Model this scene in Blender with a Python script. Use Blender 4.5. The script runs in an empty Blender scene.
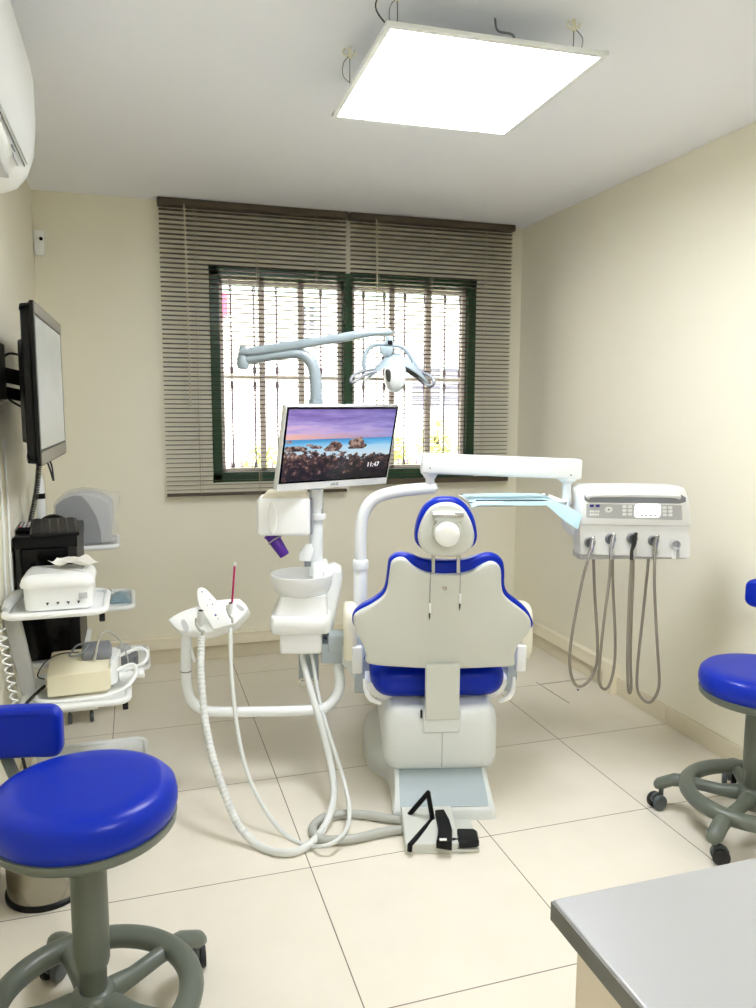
import bpy, bmesh, math, random
from mathutils import Vector, Matrix
random.seed(7)
R_ = math.radians
SC = bpy.context.scene
COL = SC.collection

# ------------------------------------------------------------------ camera
F_PX, YAW, PITCH, ROLL, CAM_H = 775.64, .3017, .1244, .0030, 1.3916
fwd = Vector((math.sin(YAW)*math.cos(PITCH), math.cos(YAW)*math.cos(PITCH), -math.sin(PITCH)))
rgt = Vector((math.cos(YAW), -math.sin(YAW), 0)); upv = rgt.cross(fwd)
rgt, upv = rgt*math.cos(ROLL)+upv*math.sin(ROLL), -rgt*math.sin(ROLL)+upv*math.cos(ROLL)
cam_d = bpy.data.cameras.new('camera'); cam = bpy.data.objects.new('camera', cam_d); COL.objects.link(cam)
cam_d.sensor_fit = 'VERTICAL'; cam_d.sensor_height = 36; cam_d.lens = F_PX/1008*36
cam_d.clip_start = .02; cam_d.clip_end = 200
cam.matrix_world = Matrix((( rgt.x, upv.x, -fwd.x, 0), (rgt.y, upv.y, -fwd.y, 0), (rgt.z, upv.z, -fwd.z, CAM_H), (0,0,0,1)))
SC.camera = cam
CAMP = Vector((0, 0, CAM_H))

# room
XL, XR, YB, YF, H = -.447, 2.2096, 4.2555, -1.6, 2.435
# treatment-unit frame: origin on the floor under the chair, axes right / away / up
UO = Vector((1.0268, 2.575, 0)); UA = R_(-14.5)
UR = Vector((math.cos(UA), math.sin(UA), 0)); UF = Vector((-math.sin(UA), math.cos(UA), 0))

def _ray(px, py): return fwd + rgt*((px-378)/F_PX) - upv*((py-504)/F_PX)
def at(px, py, **k):
    """point on the world plane x=, y= or z= seen at this spot of the photograph"""
    (n, v), = k.items(); i = 'xyz'.index(n); d = _ray(px, py)
    return CAMP + d*((v-CAMP[i])/d[i])
def un(px, py, v=None, z=None):
    """same, in the unit frame, on the plane v= (depth) or z= (height)"""
    d = _ray(px, py)
    t = (v-(CAMP-UO).dot(UF))/d.dot(UF) if v is not None else (z-CAM_H)/d.z
    P = CAMP + d*t
    return Vector(((P-UO).dot(UR), (P-UO).dot(UF), P.z))

# ------------------------------------------------------------------ materials
def s2l(c): return c/12.92 if c <= .04045 else ((c+.055)/1.055)**2.4
def hx(h): return tuple(s2l(int(h[i:i+2], 16)/255) for i in (0, 2, 4)) + (1,)
M = {}
def mat(name, col, rough=.5, spec=.5, metal=0, coat=0, bump=0, bscale=60, vary=0, vscale=8, trans=0, alpha=1, sheen=0, ior=1.45):
    m = bpy.data.materials.new(name); m.use_nodes = True
    nt = m.node_tree; b = nt.nodes['Principled BSDF']
    c = hx(col) if isinstance(col, str) else col
    b.inputs['Base Color'].default_value = c
    b.inputs['Roughness'].default_value = rough; b.inputs['Metallic'].default_value = metal
    b.inputs['Coat Weight'].default_value = coat; b.inputs['Coat Roughness'].default_value = .12
    b.inputs['Transmission Weight'].default_value = trans; b.inputs['Alpha'].default_value = alpha
    b.inputs['IOR'].default_value = ior; b.inputs['Specular IOR Level'].default_value = spec; b.inputs['Sheen Weight'].default_value = sheen
    tc = nt.nodes.new('ShaderNodeTexCoord')
    if vary:
        n = nt.nodes.new('ShaderNodeTexNoise'); n.inputs['Scale'].default_value = vscale; n.inputs['Detail'].default_value = 4
        nt.links.new(tc.outputs['Object'], n.inputs['Vector'])
        mx = nt.nodes.new('ShaderNodeMix'); mx.data_type = 'RGBA'
        mx.inputs[6].default_value = tuple(x*(1-vary) for x in c[:3])+(1,); mx.inputs[7].default_value = tuple(min(1, x*(1+vary)) for x in c[:3])+(1,)
        nt.links.new(n.outputs['Fac'], mx.inputs[0]); nt.links.new(mx.outputs[2], b.inputs['Base Color'])
    if bump:
        n = nt.nodes.new('ShaderNodeTexNoise'); n.inputs['Scale'].default_value = bscale; n.inputs['Detail'].default_value = 3
        nt.links.new(tc.outputs['Object'], n.inputs['Vector'])
        bp = nt.nodes.new('ShaderNodeBump'); bp.inputs['Strength'].default_value = bump; bp.inputs['Distance'].default_value = .002
        nt.links.new(n.outputs['Fac'], bp.inputs['Height']); nt.links.new(bp.outputs['Normal'], b.inputs['Normal'])
    M[name] = m; return m
mat('wall', 'ECE8D6', .75, bump=.12, bscale=180, vary=.015, vscale=2)
mat('ceiling', 'F3F5FB', .85, bump=.1, bscale=120)
mat('trunking', 'EFE8D2', .4, vary=.01)
mat('skirting', 'DDD5BE', .25, vary=.04, vscale=14)
mat('white_plastic', 'F1F3F2', .3, coat=.25, vary=.008)
mat('white_paint', 'EEF2F3', .28, coat=.3, vary=.008)
mat('shell_grey', 'CDD0C9', .42, vary=.01)
mat('base_grey', 'DBE0E0', .35, coat=.2, vary=.01)
mat('pedestal_shade', 'A9B7BC', .4, coat=.1, vary=.01)
mat('arm_grey', '95A2A9', .35, coat=.2, vary=.01)
mat('lamp_white', 'CBD1D1', .35, coat=.2, vary=.01)
mat('cool_grey', 'AEB9C0', .35, coat=.2, vary=.01)
mat('cream_pad', 'F0EDD8', .45, vary=.02)
mat('blue_vinyl', '0026AA', .34, spec=.28, coat=.07, bump=.08, bscale=350, vary=.04, vscale=5)
mat('stool_grey', '60675D', .38, coat=.1, bump=.06, bscale=300, vary=.03)
mat('castor_grey', '4F5658', .4, vary=.04)
mat('rubber', '1B1B1C', .55, vary=.05)
mat('black_plastic', '070708', .4, spec=.3, vary=.05)
mat('black_gloss', '020203', .12, spec=.25, vary=.03)
mat('steel', 'B9BAB6', .25, metal=1, vary=.04)
mat('chrome', 'D6D8D8', .12, metal=1, vary=.02)
mat('dark_metal', '4A4A48', .3, metal=.9, vary=.05)
mat('bezel_silver', '8C8880', .35, metal=.7, vary=.05)
mat('hose_light', 'DADDDA', .4, vary=.015)
mat('hose_grey', 'B4B6AF', .42, vary=.03)
mat('hose_taupe', '8F887B', .5, vary=.04)
mat('blind', '66574B', .26, coat=.3, vary=.04, vscale=3)
mat('blind_rail', '4F4436', .45, vary=.05)
mat('cord', 'C9BFA8', .7, vary=.04)
mat('frame_green', '0B4420', .35, coat=.2, vary=.05)
mat('frame_cream', 'F8EDE2', .5, vary=.03)
mat('iron', '6C5C6A', .5, metal=.3, vary=.06)
mat('purple', '4B1E8C', .3, vary=.05)
mat('pink', 'B3145A', .35, vary=.03)
mat('paper', 'F2EFE6', .8, bump=.2, bscale=40)
mat('pad_cream', 'F7F2E2', .7, vary=.02)
mat('paper_blue', 'BFE0EC', .7, bump=.15, bscale=50, vary=.03)
mat('pouch_blue', '8FA9B4', .35, bump=.5, bscale=60, vary=.12, vscale=30)
mat('device_cream', 'E9E2C6', .4, vary=.015)
mat('mid_grey', '83868B', .45, vary=.03)
mat('pale_grey', 'C4C6C7', .45, vary=.03)
mat('panel_grey', 'BDBFC0', .4, vary=.02)
mat('icon_violet', '2A2590', .4)
mat('icon_grey', '8E9092', .5)
mat('red', 'C2221C', .4)
mat('desk_top', 'B4B5B6', .3, metal=.35, bump=.05, bscale=400, vary=.02)
mat('desk_edge', '7E7E7B', .3, metal=.6, vary=.03)
mat('desk_side', 'DDD2C2', .4, vary=.02)
mat('bin_steel', 'A8A498', .18, metal=1, vary=.04)
mat('facade', 'EFEBE4', .8, vary=.05, vscale=.5)
mat('facade_trim', 'B9D8CC', .7, vary=.05)
mat('shutter', '7C7B88', .6, vary=.1)
mat('street', 'BDB8AE', .9, vary=.08, vscale=1)
mat('leaf', 'B9C96A', .6, vary=.35, vscale=3)
mat('bark', '5B4A3A', .9, vary=.2)
mat('sign_pink', 'E0476B', .6)
mat('glass_clear', 'DDE6E6', .05, alpha=.28)
mat('bag', 'E8EAEC', .18, alpha=.22, bump=1.0, bscale=22)

def nodes_of(name):
    m = bpy.data.materials.new(name); m.use_nodes = True; nt = m.node_tree
    M[name] = m; return m, nt, nt.nodes['Principled BSDF']
def emis(name, col, s):
    m, nt, b = nodes_of(name)
    b.inputs['Base Color'].default_value = (.8, .8, .8, 1); b.inputs['Emission Color'].default_value = hx(col); b.inputs['Emission Strength'].default_value = s
emis('led', 'F6F9FF', 27.0)
emis('led_small', 'F4F6F8', .8)
def mathn(nt, op, a, b=None, c=None):
    n = nt.nodes.new('ShaderNodeMath'); n.operation = op
    for i, x in enumerate((a, b, c)):
        if x is None: continue
        if isinstance(x, (int, float)): n.inputs[i].default_value = x
        else: nt.links.new(x, n.inputs[i])
    return n.outputs[0]
def floor_material():
    m, nt, b = nodes_of('floor_tile')
    g = nt.nodes.new('ShaderNodeNewGeometry'); sp = nt.nodes.new('ShaderNodeSeparateXYZ'); nt.links.new(g.outputs['Position'], sp.inputs[0])
    fs, ids = [], []
    for o, ax in ((-.1372, 'X'), (3.3665, 'Y')):
        t = mathn(nt, 'DIVIDE', mathn(nt, 'SUBTRACT', sp.outputs[ax], o), .6)
        ids.append(mathn(nt, 'FLOOR', t))
        fr = mathn(nt, 'FRACT', t); d = mathn(nt, 'ABSOLUTE', mathn(nt, 'SUBTRACT', fr, .5))
        fs.append(mathn(nt, 'GREATER_THAN', d, .5-.0026))
    gr = mathn(nt, 'MAXIMUM', fs[0], fs[1])
    cx = nt.nodes.new('ShaderNodeCombineXYZ'); nt.links.new(ids[0], cx.inputs[0]); nt.links.new(ids[1], cx.inputs[1])
    wn = nt.nodes.new('ShaderNodeTexWhiteNoise'); nt.links.new(cx.outputs[0], wn.inputs['Vector'])
    n = nt.nodes.new('ShaderNodeTexNoise'); n.inputs['Scale'].default_value = 5; n.inputs['Detail'].default_value = 6; n.inputs['Roughness'].default_value = .6
    nt.links.new(g.outputs['Position'], n.inputs['Vector'])
    f = mathn(nt, 'ADD', mathn(nt, 'MULTIPLY', n.outputs['Fac'], .8), mathn(nt, 'MULTIPLY', wn.outputs[0], .2))
    mx = nt.nodes.new('ShaderNodeMix'); mx.data_type = 'RGBA'; mx.inputs[6].default_value = hx('E0D9C9'); mx.inputs[7].default_value = hx('EFE9DC'); nt.links.new(f, mx.inputs[0])
    m2 = nt.nodes.new('ShaderNodeMix'); m2.data_type = 'RGBA'; m2.inputs[7].default_value = hx('6E6555'); nt.links.new(mx.outputs[2], m2.inputs[6]); nt.links.new(gr, m2.inputs[0])
    nt.links.new(m2.outputs[2], b.inputs['Base Color'])
    nt.links.new(mathn(nt, 'ADD', mathn(nt, 'MULTIPLY', gr, .5), .13), b.inputs['Roughness'])
    b.inputs['IOR'].default_value = 1.5
    bp = nt.nodes.new('ShaderNodeBump'); bp.inputs['Strength'].default_value = .4; bp.inputs['Distance'].default_value = .001; bp.invert = True
    nt.links.new(gr, bp.inputs['Height']); nt.links.new(bp.outputs[0], b.inputs['Normal'])
floor_material()
def pane_material():
    m, nt, b = nodes_of('window_glass'); nt.nodes.remove(b)
    tr = nt.nodes.new('ShaderNodeBsdfTransparent'); gl = nt.nodes.new('ShaderNodeBsdfGlossy'); gl.inputs['Roughness'].default_value = .02
    fr = nt.nodes.new('ShaderNodeFresnel'); fr.inputs['IOR'].default_value = 1.3; mx = nt.nodes.new('ShaderNodeMixShader')
    nt.links.new(fr.outputs[0], mx.inputs[0]); nt.links.new(tr.outputs[0], mx.inputs[1]); nt.links.new(gl.outputs[0], mx.inputs[2])
    nt.links.new(mx.outputs[0], nt.nodes['Material Output'].inputs[0])
pane_material()
def seascape():
    """a generic rocky shore at dusk shown on the monitor (generated 0..1 coordinates of the flat screen)"""
    m, nt, b = nodes_of('screen_picture')
    tc = nt.nodes.new('ShaderNodeTexCoord'); sp = nt.nodes.new('ShaderNodeSeparateXYZ'); nt.links.new(tc.outputs['UV'], sp.inputs[0])
    u, v = sp.outputs['X'], sp.outputs['Y']
    def noise(sx, sy, detail=5, off=0, rough=.6):
        mp = nt.nodes.new('ShaderNodeMapping'); mp.inputs['Scale'].default_value = (sx, sy, 1); mp.inputs['Location'].default_value = (off, off, 0)
        nt.links.new(tc.outputs['UV'], mp.inputs[0]); n = nt.nodes.new('ShaderNodeTexNoise'); n.inputs['Scale'].default_value = 1; n.inputs['Detail'].default_value = detail; n.inputs['Roughness'].default_value = rough
        nt.links.new(mp.outputs[0], n.inputs['Vector']); return n.outputs['Fac']
    def ramp(f, stops):
        r = nt.nodes.new('ShaderNodeValToRGB'); e = r.color_ramp.elements
        while len(e) < len(stops): e.new(.5)
        for k, (p, c) in enumerate(stops): e[k].position = p; e[k].color = hx(c)
        nt.links.new(f, r.inputs[0]); return r.outputs[0]
    def mix(f, a, c):
        x = nt.nodes.new('ShaderNodeMix'); x.data_type = 'RGBA'; nt.links.new(f, x.inputs[0]); nt.links.new(a, x.inputs[6]); nt.links.new(c, x.inputs[7]); return x.outputs[2]
    cl = noise(2.2, 9, 4, 3)
    skyf = mathn(nt, 'ADD', v, mathn(nt, 'MULTIPLY', mathn(nt, 'SUBTRACT', cl, .5), .75))
    sky1 = ramp(skyf, [(.58, 'F2B9A8'), (.68, 'D9B8DC'), (.78, 'B9A3DC'), (.88, '9C86CB'), (1, '7A63AE')])
    sky2 = ramp(skyf, [(.58, '8E86C0'), (.7, 'A79BD6'), (.8, '8A7CC6'), (1, '5A4A98')])
    sky = mix(u, sky1, sky2)
    wf = noise(3, 22, 5, 8)
    sea = ramp(mathn(nt, 'ADD', v, mathn(nt, 'MULTIPLY', mathn(nt, 'SUBTRACT', wf, .5), .12)), [(.38, 'C9DCE8'), (.47, 'A8D4EC'), (.54, '58AEE2'), (.6, '3E86C4')])
    skym = mathn(nt, 'GREATER_THAN', v, mathn(nt, 'ADD', .585, mathn(nt, 'MULTIPLY', u, .01)))
    pic = mix(skym, sea, sky)
    rn = noise(16, 11, 5, 1, .65); rock = ramp(mathn(nt, 'ADD', noise(20, 13, 6, 5, .7), mathn(nt, 'MULTIPLY', mathn(nt, 'SUBTRACT', mathn(nt, 'SUBTRACT', v, mathn(nt, 'MULTIPLY', u, .12)), .22), .35)), [(.40, '08070D'), (.50, '2A1D20'), (.57, '6B4B40'), (.66, 'B59A8C')])
    thr = mathn(nt, 'MULTIPLY', mathn(nt, 'SUBTRACT', v, .36), 2.2)
    thr = mathn(nt, 'ADD', thr, mathn(nt, 'MULTIPLY', mathn(nt, 'ABSOLUTE', mathn(nt, 'SUBTRACT', u, .0)), .18))
    rm = mathn(nt, 'GREATER_THAN', rn, mathn(nt, 'ADD', thr, .40))
    def blob(cx, cy, rx, ry, amp=.9):
        a = mathn(nt, 'DIVIDE', mathn(nt, 'SUBTRACT', u, cx), rx); c = mathn(nt, 'DIVIDE', mathn(nt, 'SUBTRACT', v, cy), ry)
        d = mathn(nt, 'ADD', mathn(nt, 'MULTIPLY', a, a), mathn(nt, 'MULTIPLY', c, c))
        d = mathn(nt, 'ADD', d, mathn(nt, 'MULTIPLY', mathn(nt, 'SUBTRACT', rn, .5), amp*4))
        return mathn(nt, 'MULTIPLY', mathn(nt, 'LESS_THAN', d, 1), mathn(nt, 'GREATER_THAN', v, cy-ry*.55))
    for c in ((.44, .46, .08, .09), (.66, .49, .09, .10), (.28, .47, .05, .03), (.22, .5, .03, .02), (.03, .55, .03, .02), (.1, .45, .1, .05)):
        rm = mathn(nt, 'MAXIMUM', rm, blob(*c))
    pic = mix(rm, pic, rock)
    dark = mathn(nt, 'MULTIPLY', mathn(nt, 'LESS_THAN', v, .12), .0)
    nt.links.new(pic, b.inputs['Emission Color']); b.inputs['Emission Strength'].default_value = .95
    b.inputs['Base Color'].default_value = (.01, .01, .01, 1); b.inputs['Roughness'].default_value = .3
seascape()
def tv_grey_screen():  # weak pale grey emission, tone banded up the screen with noise
    m, nt, b = nodes_of('tv_grey_screen')
    tc = nt.nodes.new('ShaderNodeTexCoord'); sp = nt.nodes.new('ShaderNodeSeparateXYZ'); nt.links.new(tc.outputs['UV'], sp.inputs[0])
    r = nt.nodes.new('ShaderNodeValToRGB'); e = r.color_ramp.elements; e.new(.4); e.new(.8)
    for k, (p, c) in enumerate(((0, 'B9BBB0'), (.4, 'C9CCC8'), (.8, 'AEB4AE'), (1, 'C4C9C2'))): e[k].position = p; e[k].color = hx(c)
    n = nt.nodes.new('ShaderNodeTexNoise'); n.inputs['Scale'].default_value = 3; nt.links.new(tc.outputs['UV'], n.inputs['Vector'])
    nt.links.new(mathn(nt, 'ADD', sp.outputs['Y'], mathn(nt, 'MULTIPLY', mathn(nt, 'SUBTRACT', n.outputs['Fac'], .5), .5)), r.inputs[0])
    nt.links.new(r.outputs[0], b.inputs['Emission Color']); b.inputs['Emission Strength'].default_value = .55
    b.inputs['Base Color'].default_value = (.03, .03, .03, 1); b.inputs['Roughness'].default_value = .25
tv_grey_screen()

# ------------------------------------------------------------------ geometry kit
def cr(pts, n=8, closed=False):
    """Catmull-Rom through the points"""
    P = [Vector(p) for p in pts]; out = []; N = len(P)
    if N < 3: return P
    for i in range(N if closed else N-1):
        a = P[i-1] if (closed or i) else P[0]*2-P[1]; b = P[i]; c = P[(i+1) % N]
        d = P[(i+2) % N] if (closed or i+2 < N) else P[-1]*2-P[-2]
        for k in range(n):
            t = k/n; out.append(.5*((2*b)+(c-a)*t+(2*a-5*b+4*c-d)*t*t+(3*b-a-3*c+d)*t**3))
    if not closed: out.append(P[-1])
    return out
def rrect(x0, x1, y0, y1, r, n=6):
    out = []
    for cx, cy, a in ((x1-r, y1-r, 0), (x0+r, y1-r, 90), (x0+r, y0+r, 180), (x1-r, y0+r, 270)):
        for k in range(n+1):
            t = R_(a+90*k/n); out.append((cx+r*math.cos(t), cy+r*math.sin(t)))
    return out
def circ(cx, cy, r, n=32, ry=None): return [(cx+r*math.cos(2*math.pi*k/n), cy+(ry or r)*math.sin(2*math.pi*k/n)) for k in range(n)]
def inset(poly, d):
    if abs(d) < 1e-9: return [Vector((p[0], p[1])) for p in poly]
    P = [Vector((p[0], p[1])) for p in poly]; N = len(P)
    area = sum(P[i].x*P[(i+1) % N].y-P[(i+1) % N].x*P[i].y for i in range(N)); s = 1 if area > 0 else -1
    out = []
    for i in range(N):
        e1 = (P[i]-P[i-1]); e2 = (P[(i+1) % N]-P[i])
        if e1.length < 1e-9: e1 = e2
        if e2.length < 1e-9: e2 = e1
        e1 = e1.normalized(); e2 = e2.normalized()
        n = Vector((-(e1.y+e2.y), e1.x+e2.x)); 
        if n.length < 1e-6: n = Vector((-e1.y, e1.x))
        n.normalize(); k = max(.5, n.dot(Vector((-e1.y, e1.x))))
        out.append(P[i]+n*(s*d/k))
    return out
def rl(w0, w1, r, n=4, r2=None):
    """layers (inset, height) with rounded rims"""
    L = []; r2 = r if r2 is None else r2
    if r > 0:
        for k in range(n+1):
            t = math.pi/2*k/n; L.append((r*(1-math.sin(t)), w0+r*(1-math.cos(t))))
    else: L.append((0, w0))
    if r2 > 0:
        for k in range(n+1):
            t = math.pi/2*k/n; L.append((r2*(1-math.cos(t)), w1-r2*(1-math.sin(t))))
    else: L.append((0, w1))
    return L
XY = lambda a, b, w: (a, b, w)      # outline in plan, layers go up
XZ = lambda a, b, w: (a, w, b)      # outline upright facing us, layers go away
YZ = lambda a, b, w: (w, a, b)      # outline upright sideways, layers go right
def frame(o, X, Y):
    o, X, Y = Vector(o), Vector(X).normalized(), Vector(Y); Y = (Y-X*Y.dot(X)).normalized(); Z = X.cross(Y)
    return lambda a, b, w: o+X*a+Y*b+Z*w
class G:
    def __init__(s): s.v = []; s.f = []; s.uv = None
    def rings(s, rings, cap0=True, cap1=True, closed=True, loop=False):
        b = len(s.v); n = len(rings[0])
        for r in rings: s.v += [Vector(p) for p in r]
        m = len(rings)
        for i in range(m if loop else m-1):
            for j in range(n if closed else n-1):
                a = b+i*n+j; c = b+i*n+(j+1) % n; k = ((i+1) % m)*n
                s.f.append((a, c, b+k+(j+1) % n, b+k+j))
        if not loop and closed:
            if cap0: s.f.append(tuple(b+j for j in range(n))[::-1])
            if cap1: s.f.append(tuple(b+(m-1)*n+j for j in range(n)))
        return s
    def slab(s, poly, layers, mp=XY, **k):
        return s.rings([[mp(p[0], p[1], w) for p in inset(poly, d)] for d, w in layers], **k)
    def box(s, x0, x1, y0, y1, z0, z1, r=0):
        if r > 0: return s.slab(rrect(x0, x1, y0, y1, min(r, (x1-x0)/2.02, (y1-y0)/2.02), 3), rl(z0, z1, min(r, (z1-z0)/2.02), 3))
        return s.slab([(x0, y0), (x1, y0), (x1, y1), (x0, y1)], [(0, z0), (0, z1)])
    def tube(s, pts, r, n=12, sm=6, closed=False, cap=True):
        P = cr(pts, sm, closed) if sm else [Vector(p) for p in pts]; N = len(P)
        rr = r if callable(r) else (lambda t: r)
        rings = []; t0 = (P[1]-P[0]).normalized(); up = Vector((0, 0, 1)) if abs(t0.z) < .9 else Vector((1, 0, 0))
        nrm = (up-t0*up.dot(t0)).normalized()
        for i in range(N):
            if closed: t = (P[(i+1) % N]-P[i-1])
            else: t = P[min(i+1, N-1)]-P[max(i-1, 0)]
            if t.length < 1e-9: t = t0
            t = t.normalized(); nrm = (nrm-t*nrm.dot(t)); nrm = nrm.normalized() if nrm.length > 1e-6 else t.orthogonal().normalized()
            bn = t.cross(nrm); q = rr(i/max(1, N-1))
            rings.append([P[i]+(nrm*math.cos(2*math.pi*k/n)+bn*math.sin(2*math.pi*k/n))*q for k in range(n)])
        return s.rings(rings, cap, cap, loop=closed)
    def lathe(s, prof, o=(0, 0, 0), ax=(0, 0, 1), n=32, cap=True):
        o = Vector(o); ax = Vector(ax).normalized(); X = ax.orthogonal().normalized(); Y = ax.cross(X)
        if abs(ax.z) > .999: X, Y = Vector((1, 0, 0)), Vector((0, 1, 0))
        return s.rings([[o+ax*z+(X*math.cos(2*math.pi*k/n)+Y*math.sin(2*math.pi*k/n))*max(r, 1e-4) for k in range(n)] for r, z in prof], cap, cap)
    def cyl(s, p0, p1, r, n=24, b=0):
        p0, p1 = Vector(p0), Vector(p1); L = (p1-p0).length
        pr = [(r, 0), (r, L)] if not b else [(r-b, 0), (r-b*.3, b*.3), (r, b), (r, L-b), (r-b*.3, L-b*.3), (r-b, L)]
        return s.lathe(pr, p0, p1-p0, n)
    def bar(s, p0, p1, w, h, r=.003, up=(0, 0, 1)):
        """rectangular bar between two points"""
        p0, p1 = Vector(p0), Vector(p1); d = p1-p0; Z = d.normalized(); Y = Vector(up); Y = (Y-Z*Y.dot(Z)).normalized(); X = Y.cross(Z)
        mp = lambda a, b, c: p0+X*a+Y*b+Z*c
        return s.slab(rrect(-w/2, w/2, -h/2, h/2, min(r, w/2.1, h/2.1), 3), rl(0, d.length, min(r, w/2.2, h/2.2, d.length/2.2), 2), mp)
    def ball(s, o, r, n=20, sc=(1, 1, 1)):
        o = Vector(o); m = n//2
        return s.rings([[o+Vector((r*math.sin(math.pi*i/m)*math.cos(2*math.pi*k/n)*sc[0]+0, r*math.sin(math.pi*i/m)*math.sin(2*math.pi*k/n)*sc[1], r*math.cos(math.pi*i/m)*sc[2])) for k in range(n)] for i in [.05]+list(range(1, m))+[m-.05]])
BASE = {}
def _axes(unit): return Matrix.Rotation(UA, 4, 'Z') if unit else Matrix.Identity(4)
def thing(name, label, cat, base=(0, 0, 0), unit=False, group=None, kind=None):
    o = bpy.data.objects.new(name, None); COL.objects.link(o); o.empty_display_size = .05
    setup(o, base, unit)
    if label: o['label'] = label; o['category'] = cat
    if group: o['group'] = group
    if kind: o['kind'] = kind
    return o
def setup(o, base, unit):
    b = Vector(base); BASE[o.name] = (b, unit)
    o.location = UO+UR*b.x+UF*b.y+Vector((0, 0, b.z)) if unit else b
    if unit: o.rotation_euler = (0, 0, UA)
def mk(name, g, m, parent=None, base=None, unit=False, bevel=0, seg=2, smooth=True, ang=38, label=None, cat=None, group=None, kind=None, uv=None):
    if base is None and parent is None:
        base = (sum((v.x for v in g.v), 0)/len(g.v), sum((v.y for v in g.v), 0)/len(g.v), min(v.z for v in g.v))
    bb = BASE[parent.name][0] if parent else Vector(base)
    me = bpy.data.meshes.new(name); me.from_pydata([tuple(v-bb) for v in g.v], [], g.f)
    bm = bmesh.new(); bm.from_mesh(me); bmesh.ops.remove_doubles(bm, verts=bm.verts, dist=1e-6)
    bmesh.ops.recalc_face_normals(bm, faces=bm.faces); bm.to_mesh(me); bm.free()
    if uv:
        l = me.uv_layers.new(name='UVMap')
        for lp in me.loops: l.data[lp.index].uv = uv(me.vertices[lp.vertex_index].co+bb)
    me.materials.append(M[m])
    if smooth:
        me.polygons.foreach_set('use_smooth', [True]*len(me.polygons)); me.set_sharp_from_angle(angle=R_(ang))
    o = bpy.data.objects.new(name, me); COL.objects.link(o)
    if parent: o.parent = parent; BASE[o.name] = BASE[parent.name]
    else: setup(o, base, unit)
    if bevel:
        b = o.modifiers.new('bevel', 'BEVEL'); b.width = bevel; b.segments = seg; b.limit_method = 'ANGLE'; b.angle_limit = R_(40); b.harden_normals = False
    if label: o['label'] = label
    if cat: o['category'] = cat
    if group: o['group'] = group
    if kind: o['kind'] = kind
    return o
def copy_tree(o, parent=None):
    c = o.copy(); COL.objects.link(c); c.parent = parent
    for ch in [x for x in bpy.data.objects if x.parent == o]: copy_tree(ch, c)
    return c
def lettering(name, text, size, m, mp, parent, extrude=.0006, bold=.0):
    cu = bpy.data.curves.new('lettering', 'FONT'); cu.body = text; cu.size = size; cu.extrude = extrude; cu.align_x = 'CENTER'; cu.align_y = 'CENTER'; cu.offset = bold
    t = bpy.data.objects.new('lettering_tmp', cu); COL.objects.link(t); dg = bpy.context.evaluated_depsgraph_get()
    me = bpy.data.meshes.new_from_object(t.evaluated_get(dg)); bpy.data.objects.remove(t)
    g = G(); g.v = [Vector(mp(v.co.x, v.co.y, v.co.z)) for v in me.vertices]; g.f = [tuple(p.vertices) for p in me.polygons]
    return mk(name, g, m, parent, smooth=False)

# ------------------------------------------------------------------ room shell
S = dict(kind='structure')
mk('floor', G().box(XL-.2, XR+.2, YF-.2, YB+.3, -.12, 0), 'floor_tile', base=(0, 0, 0), smooth=False, **S)
mk('ceiling', G().box(XL-.2, XR+.2, YF-.2, YB+.3, H, H+.12), 'ceiling', base=(0, 0, H), smooth=False, **S)
mk('wall_left', G().box(XL-.2, XL, YF, YB, 0, H), 'wall', base=(XL, 0, 0), smooth=False, **S)
mk('wall_right', G().box(XR, XR+.2, YF, YB, 0, H), 'wall', base=(XR, 0, 0), smooth=False, **S)
mk('wall_front', G().box(XL-.2, XR+.2, YF-.2, YF, 0, H), 'wall', base=(0, YF, 0), smooth=False, **S)
WX0, WX1, WZ0, WZ1 = .392, 1.918, .985, 2.12
g = G(); yb1 = YB+.24
g.box(XL-.2, WX0, YB, yb1, 0, H); g.box(WX1, XR+.2, YB, yb1, 0, H); g.box(WX0, WX1, YB, yb1, 0, WZ0); g.box(WX0, WX1, YB, yb1, WZ1, H)
mk('wall_back', g, 'wall', base=(0, YB, 0), smooth=False, **S)
# tiled skirting and the cable trunking that runs above it
SK, TR = .0824, .128
mk('baseboard_back', G().box(XL, XR, YB-.011, YB, 0, SK, .002), 'skirting', base=(0, YB, 0), **S)
g = G(); y = YB-.012
k = 0
while y > YF:
    y2 = max(3.3665-.6*k, YF) if k else 3.3665
    y2 = 3.3665-.6*k
    g.box(XR-.011, XR, max(y2, YF)+.0012, y, 0, SK, .002); y = y2-.0012; k += 1
mk('baseboard_right', g, 'skirting', base=(XR, 0, 0), **S)
mk('baseboard_left', G().box(XL, XL+.011, YF, YB-.012, 0, SK, .002), 'skirting', base=(XL, 0, 0), **S)
g = G(); g.box(XL+.01, XR-.001, YB-.034, YB, SK+.002, SK+.062, .004); g.box(XL+.01, XR-.001, YB-.040, YB, SK+.058, SK+.068, .003)
mk('trim_back', g, 'trunking', base=(0, YB, SK), **S)
g = G(); g.box(XR-.034, XR, 3.15, YB-.04, SK+.002, SK+.062, .004); g.box(XR-.040, XR, 3.15, YB-.04, SK+.058, SK+.068, .003); g.box(XR-.042, XR, 3.135, 3.215, .002, SK+.070, .004)
mk('trim_right', g, 'trunking', base=(XR, 3.2, 0), **S)
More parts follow.
